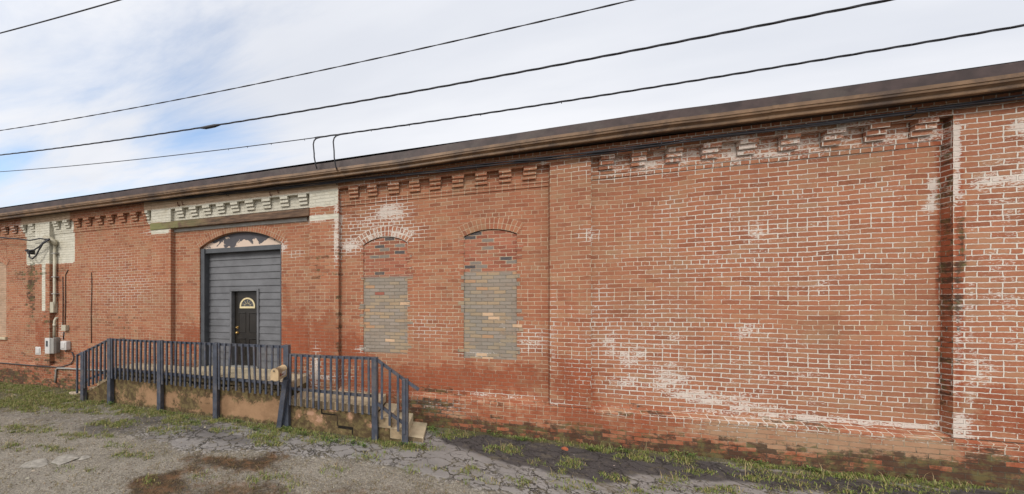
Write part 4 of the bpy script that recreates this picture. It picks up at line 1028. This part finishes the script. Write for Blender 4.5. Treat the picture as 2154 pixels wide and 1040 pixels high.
# ------------------------------------------------------------------ grass, weeds, gravel
def blade_mat(name):
    m, k, b = new_mat(name)
    a = k.n('ShaderNodeAttribute', {'attribute_name': 'tint'}).outputs['Color']
    k.set(b.inputs['Base Color'], a); b.inputs['Roughness'].default_value = .7; b.inputs['Specular IOR Level'].default_value = .2
    return m
M_BLADE = blade_mat('grass_blade')
def blades(name, X, Y, L, Wd, cols, lean, label, droop=.5, zoff=0.0):
    n = len(X); Z = ground_z(X, Y) - .006 + zoff
    an = RNG.uniform(0, 2 * math.pi, n); ln = lean * RNG.uniform(.3, 1.3, n)
    dx, dy = np.cos(an), np.sin(an); sx_, sy_ = -dy, dx
    V = np.zeros((n, 5, 3))
    for q, (h, o, w) in enumerate(((0, 0, 1), (0, 0, -1), (.55, .35, .8), (.55, .35, -.8), (1 - droop * .25, 1.0, 0))):
        V[:, q, 0] = X + dx * ln * L * o + sx_ * Wd * w / 2; V[:, q, 1] = Y + dy * ln * L * o + sy_ * Wd * w / 2; V[:, q, 2] = Z + L * h * np.sqrt(np.maximum(.1, 1 - (ln * o) ** 2 * .6))
    base = np.arange(n) * 5
    me = bpy.data.meshes.new(name)
    F = [(i, i + 1, i + 3, i + 2) for i in base] + [(i + 2, i + 3, i + 4) for i in base]
    me.from_pydata(V.reshape(-1, 3).tolist(), [], F)
    C = np.repeat(np.concatenate([cols, np.ones((n, 1))], 1)[:, None, :], 5, 1)
    at = me.attributes.new('tint', 'FLOAT_COLOR', 'POINT'); at.data.foreach_set('color', C.astype(np.float32).ravel())
    me.materials.append(M_BLADE)
    o = bpy.data.objects.new(name, me); COL.objects.link(o); tag(o, label, 'grass', kind='stuff'); return o
def palette(n, base, alt, p_alt, var=.25):
    b_ = np.tile(np.array(base), (n, 1)); a_ = np.array(alt)
    msk = RNG.random(n) < p_alt; b_[msk] = a_
    return b_ * RNG.uniform(1 - var, 1 + var, (n, 1)) * RNG.uniform(.92, 1.08, (n, 3))
def sample(n, dens, x0, x1, y0, y1):
    out = [];
    X = RNG.uniform(x0, x1, n); Y = RNG.uniform(y0, y1, n); keep = RNG.random(n) < dens(X, Y)
    return X[keep], Y[keep]
def clump(X, Y, per, spread):
    n = len(X); k_ = RNG.integers(per[0], per[1], n)
    return np.repeat(X, k_) + RNG.normal(0, spread, k_.sum()), np.repeat(Y, k_) + RNG.normal(0, spread, k_.sum())
def solid(X, Y):                              # no blade inside wall, stoop
    inb = (Y > -.15) | ((X > -9.2) & (X < -.55) & (Y > yf(X) + .02))
    return ~inb
PATCH = [(ell(*e), s) for e, s in (((600, 905, 60, 14), 1.), ((700, 925, 70, 10), .8), ((560, 925, 40, 16), .8), ((400, 885, 60, 12), .9), ((330, 868, 60, 7), .8), ((450, 880, 40, 8), .8), ((850, 935, 50, 12), 1.), ((900, 940, 30, 9), .7), ((960, 918, 40, 6), .8),
    ((1060, 948, 40, 8), .7), ((1200, 975, 22, 9), .9), ((1180, 1000, 18, 8), .7), ((1290, 1010, 26, 10), .9), ((1420, 1010, 30, 9), .9), ((1330, 965, 40, 8), .8), ((1260, 945, 30, 7), .8), ((1440, 970, 30, 9), .8), ((1490, 990, 50, 9), .6), ((1590, 985, 50, 9), .9), ((1750, 1000, 60, 9), .9), ((1560, 960, 60, 5), .6), ((1900, 1010, 60, 9), .9), ((2050, 1020, 60, 12), .9),
    ((980, 990, 30, 8), .6), ((1010, 1010, 30, 8), .6), ((880, 985, 40, 6), .5), ((780, 960, 30, 6), .5), ((420, 1000, 30, 8), .4), ((310, 1010, 14, 8), .8), ((620, 1018, 25, 6), .6), ((160, 830, 120, 12), .8), ((60, 815, 70, 14), .9), ((230, 862, 60, 9), .8), ((120, 860, 90, 10), .45), ((60, 900, 60, 10), .4), ((110, 940, 40, 7), .5), ((30, 935, 24, 7), .6), ((250, 935, 30, 7), .4), ((20, 790, 60, 8), 1.1), ((1140, 975, 20, 6), .5), ((1350, 1030, 60, 10), .6), ((1640, 1020, 60, 10), .7), ((1500, 1030, 60, 10), .6), ((1800, 1035, 90, 10), .7), ((90, 845, 130, 14), .7), ((250, 890, 60, 9), .6), ((180, 915, 60, 8), .5), ((350, 905, 50, 8), .6), ((480, 905, 40, 7), .6), ((140, 985, 60, 8), .3), ((280, 955, 50, 8), .5), ((560, 1000, 60, 10), .4), ((700, 990, 40, 8), .3), ((1650, 1005, 90, 8), .7), ((1950, 1030, 120, 10), .8), ((1100, 1010, 40, 9), .6), ((1230, 1025, 60, 9), .6))]
def d_green(X, Y):
    n2 = fbm(X * 5, Y * 5, 60, 4); n3 = fbm(X * 2.2, Y * 2.2, 160, 4); d = np.zeros_like(X)
    for p, s in PATCH: d = np.maximum(d, s * sstep(.10, -.10, sdf(p, X, Y) + .25 * (n2 - .5)) * sstep(.38, .62, n2 + .1))
    d = np.maximum(d, np.where(X > -.6, sstep(-.42, -.20, Y) * .62, 0) * sstep(.44, .68, n2 + .15 * (n3 - .5)))
    d = np.maximum(d, np.where((X < -.6), sstep(-.30, -.03, Y - yf(X)) * .8, 0) * sstep(.36, .6, n2))
    return d * solid(X, Y)
X, Y = sample(56000, d_green, -14.5, 8.5, -3.6, -.1); X, Y = clump(X, Y, (5, 14), .030); kp = solid(X, Y); X, Y = X[kp], Y[kp]
XG, YG = X, Y
n = len(X); sz = .55 + .9 * fbm(X * 3, Y * 3, 200, 3)
blades('grass', X, Y, RNG.uniform(.018, .070, n) * sz, RNG.uniform(.005, .010, n), palette(n, (.150, .185, .045), (.27, .23, .095), .36, .35), .95, 'short green and straw weeds growing along the wall, the stoop and through the cracks')
print('green blades', n)
def d_dry(X, Y):
    asp, dkm, brm, grm = ground_masks(X, Y); n2 = fbm(X * 4, Y * 4, 210, 4)
    return np.clip(brm * 1.0 + (1 - asp) * sstep(.46, .64, n2) * .30 + .10 * (1 - asp) + grm * .25, 0, 1) * solid(X, Y)
X, Y = sample(52000, d_dry, -13, 4, -5.2, -.2); n0 = len(X); X, Y = clump(X, Y, (2, 5), .02); kp = solid(X, Y); X, Y = X[kp], Y[kp]; n = len(X)
asp_, dk_, br_, gr_ = ground_masks(X, Y)
cols = palette(n, (.24, .185, .105), (.13, .115, .045), .3, .3) * (1 - br_[:, None] * .75) + palette(n, (.085, .048, .018), (.035, .024, .012), .4, .3) * br_[:, None] * .75
blades('dry_grass', X, Y, RNG.uniform(.015, .05, n), RNG.uniform(.004, .008, n), cols, 1.15, 'matted dry brown and straw grass over the gravel in the foreground')
print('dry blades', n)
sel = RNG.random(len(XG)) < .035
XS_, YS_ = XG[sel], YG[sel]; n = len(XS_)
blades('dead_stems', XS_, YS_, RNG.uniform(.09, .20, n), RNG.uniform(.004, .007, n), palette(n, (.30, .23, .12), (.14, .16, .06), .4, .3), .7, 'taller thin dead stems standing among the weeds')
# broad-leaf weeds: rosettes of short leaves against wall and stoop
def rosettes():
    pts = [Gp(a, c) for a, c in ((905, 905), (925, 902), (945, 900), (920, 915), (600, 905), (610, 912), (640, 915), (575, 895), (540, 905), (700, 930), (745, 935), (850, 938), (870, 942), (895, 940), (390, 880), (410, 890), (372, 872), (500, 888), (235, 852), (340, 868), (215, 846), (1040, 918), (1100, 930), (1250, 948), (1310, 950), (1440, 960), (1700, 990), (1600, 978), (680, 925), (765, 940), (1000, 905), (1900, 1006))]
    V = []; F = []; C = []
    for (x0, y0) in pts:
        for q in range(random.randint(5, 10)):
            px_, py_ = x0 + random.gauss(0, .06), y0 + random.gauss(0, .035)
            if not solid(np.array([px_]), np.array([py_]))[0]: continue
            z = float(ground_z(np.array([px_]), np.array([py_]))[0])
            for l in range(random.randint(5, 9)):
                a = random.uniform(0, 6.28); L = random.uniform(.03, .075); w = L * random.uniform(.28, .42); up = random.uniform(.35, 1.1)
                d = Vector((math.cos(a), math.sin(a), up)).normalized(); s_ = Vector((-math.sin(a), math.cos(a), 0)); o = Vector((px_, py_, z + random.uniform(0, .05)))
                i = len(V); V += [tuple(o), tuple(o + d * L * .5 + s_ * w / 2), tuple(o + d * L * .5 - s_ * w / 2), tuple(o + d * L - Vector((0, 0, L * .2)))]
                F += [(i, i + 1, i + 3), (i, i + 3, i + 2)]
                g = random.uniform(.7, 1.3); col = random.choice(((.07, .12, .03), (.10, .15, .035), (.15, .17, .05))); C += [(col[0] * g, col[1] * g, col[2] * g, 1)] * 4
    me = bpy.data.meshes.new('weeds'); me.from_pydata(V, [], F)
    at = me.attributes.new('tint', 'FLOAT_COLOR', 'POINT'); at.data.foreach_set('color', np.array(C, np.float32).ravel()); me.materials.append(M_BLADE)
    o = bpy.data.objects.new('weeds', me); COL.objects.link(o); tag(o, 'broad leaved green weeds at the foot of the stoop and wall', 'weeds', kind='stuff')
rosettes()
def stones(name, X, Y, R, cols, label, kind='stuff'):
    ico = [(0, 0, 1), (.9, 0, .35), (.28, .85, .35), (-.72, .52, .35), (-.72, -.52, .35), (.28, -.85, .35), (.72, .52, -.35), (-.28, .85, -.35), (-.9, 0, -.35), (-.28, -.85, -.35), (.72, -.52, -.35), (0, 0, -1)]
    fc = [(0, 1, 2), (0, 2, 3), (0, 3, 4), (0, 4, 5), (0, 5, 1), (1, 6, 2), (2, 6, 7), (2, 7, 3), (3, 7, 8), (3, 8, 4), (4, 8, 9), (4, 9, 5), (5, 9, 10), (5, 10, 1), (1, 10, 6), (11, 7, 6), (11, 8, 7), (11, 9, 8), (11, 10, 9), (11, 6, 10)]
    n = len(X); I = np.array(ico); Z = ground_z(X, Y)
    V = I[None] * (R[:, None, None] * RNG.uniform(.6, 1.25, (n, 12, 1))); V[:, :, 2] *= .55
    a = RNG.uniform(0, 6.28, n); ca_, sa_ = np.cos(a)[:, None], np.sin(a)[:, None]
    vx = V[:, :, 0] * ca_ * 1.25 - V[:, :, 1] * sa_; vy = V[:, :, 0] * sa_ * 1.25 + V[:, :, 1] * ca_
    V = np.stack([vx + X[:, None], vy + Y[:, None], V[:, :, 2] + Z[:, None] + R[:, None] * .15], 2)
    Fc = (np.array(fc)[None] + (np.arange(n) * 12)[:, None, None]).reshape(-1, 3)
    me = bpy.data.meshes.new(name); me.from_pydata(V.reshape(-1, 3).tolist(), [], Fc.tolist())
    C = np.repeat(np.concatenate([cols, np.ones((n, 1))], 1)[:, None, :], 12, 1)
    at = me.attributes.new('tint', 'FLOAT_COLOR', 'POINT'); at.data.foreach_set('color', C.astype(np.float32).ravel()); me.materials.append(M_BLADE)
    o = bpy.data.objects.new(name, me); COL.objects.link(o); tag(o, label, 'gravel', kind=kind); return o
def d_grav(X, Y):
    asp, dkm, brm, grm = ground_masks(X, Y)
    return np.clip((1 - asp) * .35 * (1 - brm) + 3.2 * asp * (1 - asp) + .03, 0, 1) * solid(X, Y)
X, Y = sample(16000, d_grav, -13, 8, -5, -.2); n = len(X)
stones('gravel', X, Y, RNG.uniform(.005, .014, n) * np.where(RNG.random(n) < .04, 1.9, 1), palette(n, (.27, .235, .185), (.12, .10, .085), .4, .3), 'loose tan and grey gravel scattered over the dirt and along the broken asphalt edge')

# single lumps lying about
def lump(name, px, py, r, flat, col, label, cat, seed):
    x, y = Gp(px, py); z = float(ground_z(np.array([x]), np.array([y]))[0])
    bm = bmesh.new(); bmesh.ops.create_icosphere(bm, subdivisions=3, radius=r)
    rr = random.Random(seed); cuts = [Vector((rr.uniform(-1, 1), rr.uniform(-1, 1), rr.uniform(-.6, 1))).normalized() for _ in range(9)]
    for v in bm.verts:
        for c in cuts:
            d = v.co.dot(c) - r * rr_c[cuts.index(c) % 5]
            if d > 0: v.co -= c * d
        v.co.z *= flat
    me = bpy.data.meshes.new(name); bm.to_mesh(me); bm.free()
    me.materials.append(simple_mat(name + '_surface', col, .92, .25, 14, bump=.006, bscale=50))
    o = bpy.data.objects.new(name, me); COL.objects.link(o); o.location = (x, y, z + r * flat * .35); o.rotation_euler.z = rr.uniform(0, 3)
    tag(o, label, cat)
rr_c = [.62, .75, .55, .8, .68]
lump('brick_fragment', 1188, 947, .050, .7, (.34, .10, .045), 'orange broken brick lump on the dark asphalt beside the wall', 'brick', 3)
for a in ((75, 972, .20, .10, 'broken pale concrete piece left of another, at left foreground', 5), (140, 962, .22, .10, 'largest pale concrete piece with a ragged edge at left foreground', 8), (180, 958, .10, .16, 'small pale concrete chunk right of the largest piece at left foreground', 9)):
    lump('concrete_chunk', a[0], a[1], a[2], a[3], (.27, .25, .215), a[4], 'concrete chunk', a[5])
lump('flat_stone', 158, 826, .16, .3, (.40, .33, .25), 'pale flat stone at the foot of the far steps', 'stone', 12)

# ------------------------------------------------------------------ light, sky, camera
SUN_EL, SUN_AZ = math.radians(36), math.radians(-14)        # azimuth from -Y (behind the camera) towards -X
sd_ = Vector((math.sin(SUN_AZ) * math.cos(SUN_EL), -math.cos(SUN_AZ) * math.cos(SUN_EL), math.sin(SUN_EL)))
ld = bpy.data.lights.new('sun', 'SUN'); ld.energy = 1.5; ld.angle = math.radians(14); ld.color = (1, .95, .88)
lo = bpy.data.objects.new('sun', ld); COL.objects.link(lo); lo.rotation_euler = sd_.to_track_quat('Z', 'Y').to_euler(); lo.location = (-10, -14, 20)
w = bpy.data.worlds.new('World'); S.world = w; w.use_nodes = True
t = w.node_tree
for nd in list(t.nodes): t.nodes.remove(nd)
k = NT(t)
out = k.n('ShaderNodeOutputWorld'); bg = k.n('ShaderNodeBackground', None, Strength=0.10)
t.links.new(bg.outputs[0], out.inputs[0])
sky = k.n('ShaderNodeTexSky', {'sky_type': 'NISHITA', 'sun_disc': False, 'sun_elevation': SUN_EL, 'sun_rotation': math.atan2(sd_.x, sd_.y)})
dirv = k.n('ShaderNodeTexCoord').outputs['Generated']
sp = k.n('ShaderNodeSeparateXYZ', None, Vector=dirv)
zc = k.math('ADD', k.math('MAXIMUM', sp.outputs[2], 0.0), .16)
pl_ = k.n('ShaderNodeCombineXYZ', None, X=k.math('DIVIDE', sp.outputs[0], zc), Y=k.math('DIVIDE', sp.outputs[1], zc), Z=0.0)
mp = k.n('ShaderNodeMapping', None, Vector=pl_.outputs[0], Rotation=(0, 0, math.radians(28)), Scale=(.55, 1.5, 1))
n1 = k.noise(mp.outputs[0], 1.5, 8, .58, dist=.4); n2 = k.noise(pl_.outputs[0], .55, 4, .5)
# cover thins out towards the low left part of the view
lft = k.n('ShaderNodeVectorMath', {'operation': 'DOT_PRODUCT'}); k.set(lft.inputs[0], dirv); k.set(lft.inputs[1], (-.80, .50, .33))
thin = k.step(lft.outputs['Value'], .80, .985)
cov = k.math('ADD', k.math('ADD', k.math('MULTIPLY', k.math('SUBTRACT', n1, .5), 2.1), k.math('MULTIPLY', k.math('SUBTRACT', n2, .5), .5)), k.math('SUBTRACT', 1.02, k.math('MULTIPLY', thin, .62)))
cl = k.step(cov, .02, .78)
bright = k.mix(k.step(k.noise(mp.outputs[0], 1.1, 5, .5), .3, .7), (6.0, 6.25, 6.85), (7.5, 7.6, 7.95))
# the cloud deck is brighter round the veiled sun
sdot = k.n('ShaderNodeVectorMath', {'operation': 'DOT_PRODUCT'}); k.set(sdot.inputs[0], dirv); k.set(sdot.inputs[1], tuple(sd_))
bright = k.mix(1.0, bright, k.ramp(k.math('MULTIPLY_ADD', sdot.outputs['Value'], .5, .5), [(.55, (1, 1, 1)), (.8, (1.25, 1.22, 1.18)), (1.0, (2.2, 2.1, 2.0))]), 'MULTIPLY')
skyc = k.mix(1.0, sky.outputs[0], (2.3, 2.2, 2.1), 'MULTIPLY')
k.set(bg.inputs['Color'], k.mix(cl, skyc, bright))
S.view_settings.view_transform = 'Standard'; S.view_settings.look = 'None'; S.view_settings.gamma = 1; S.view_settings.exposure = 0.33
cd = bpy.data.cameras.new('camera'); cam = bpy.data.objects.new('camera', cd); COL.objects.link(cam); S.camera = cam
cd.sensor_fit = 'HORIZONTAL'; cd.sensor_width = 36; cd.lens = 36 * FL / 2154; cd.shift_x = (1077 - CX) / 2154; cd.shift_y = (CY - 520) / 2154; cd.clip_end = 2000; cd.clip_start = .05
cam.location = (0, -D, H); cam.rotation_euler = (math.radians(90), 0, AL)
for o in bpy.data.objects:
    if '_org' in o: del o['_org']
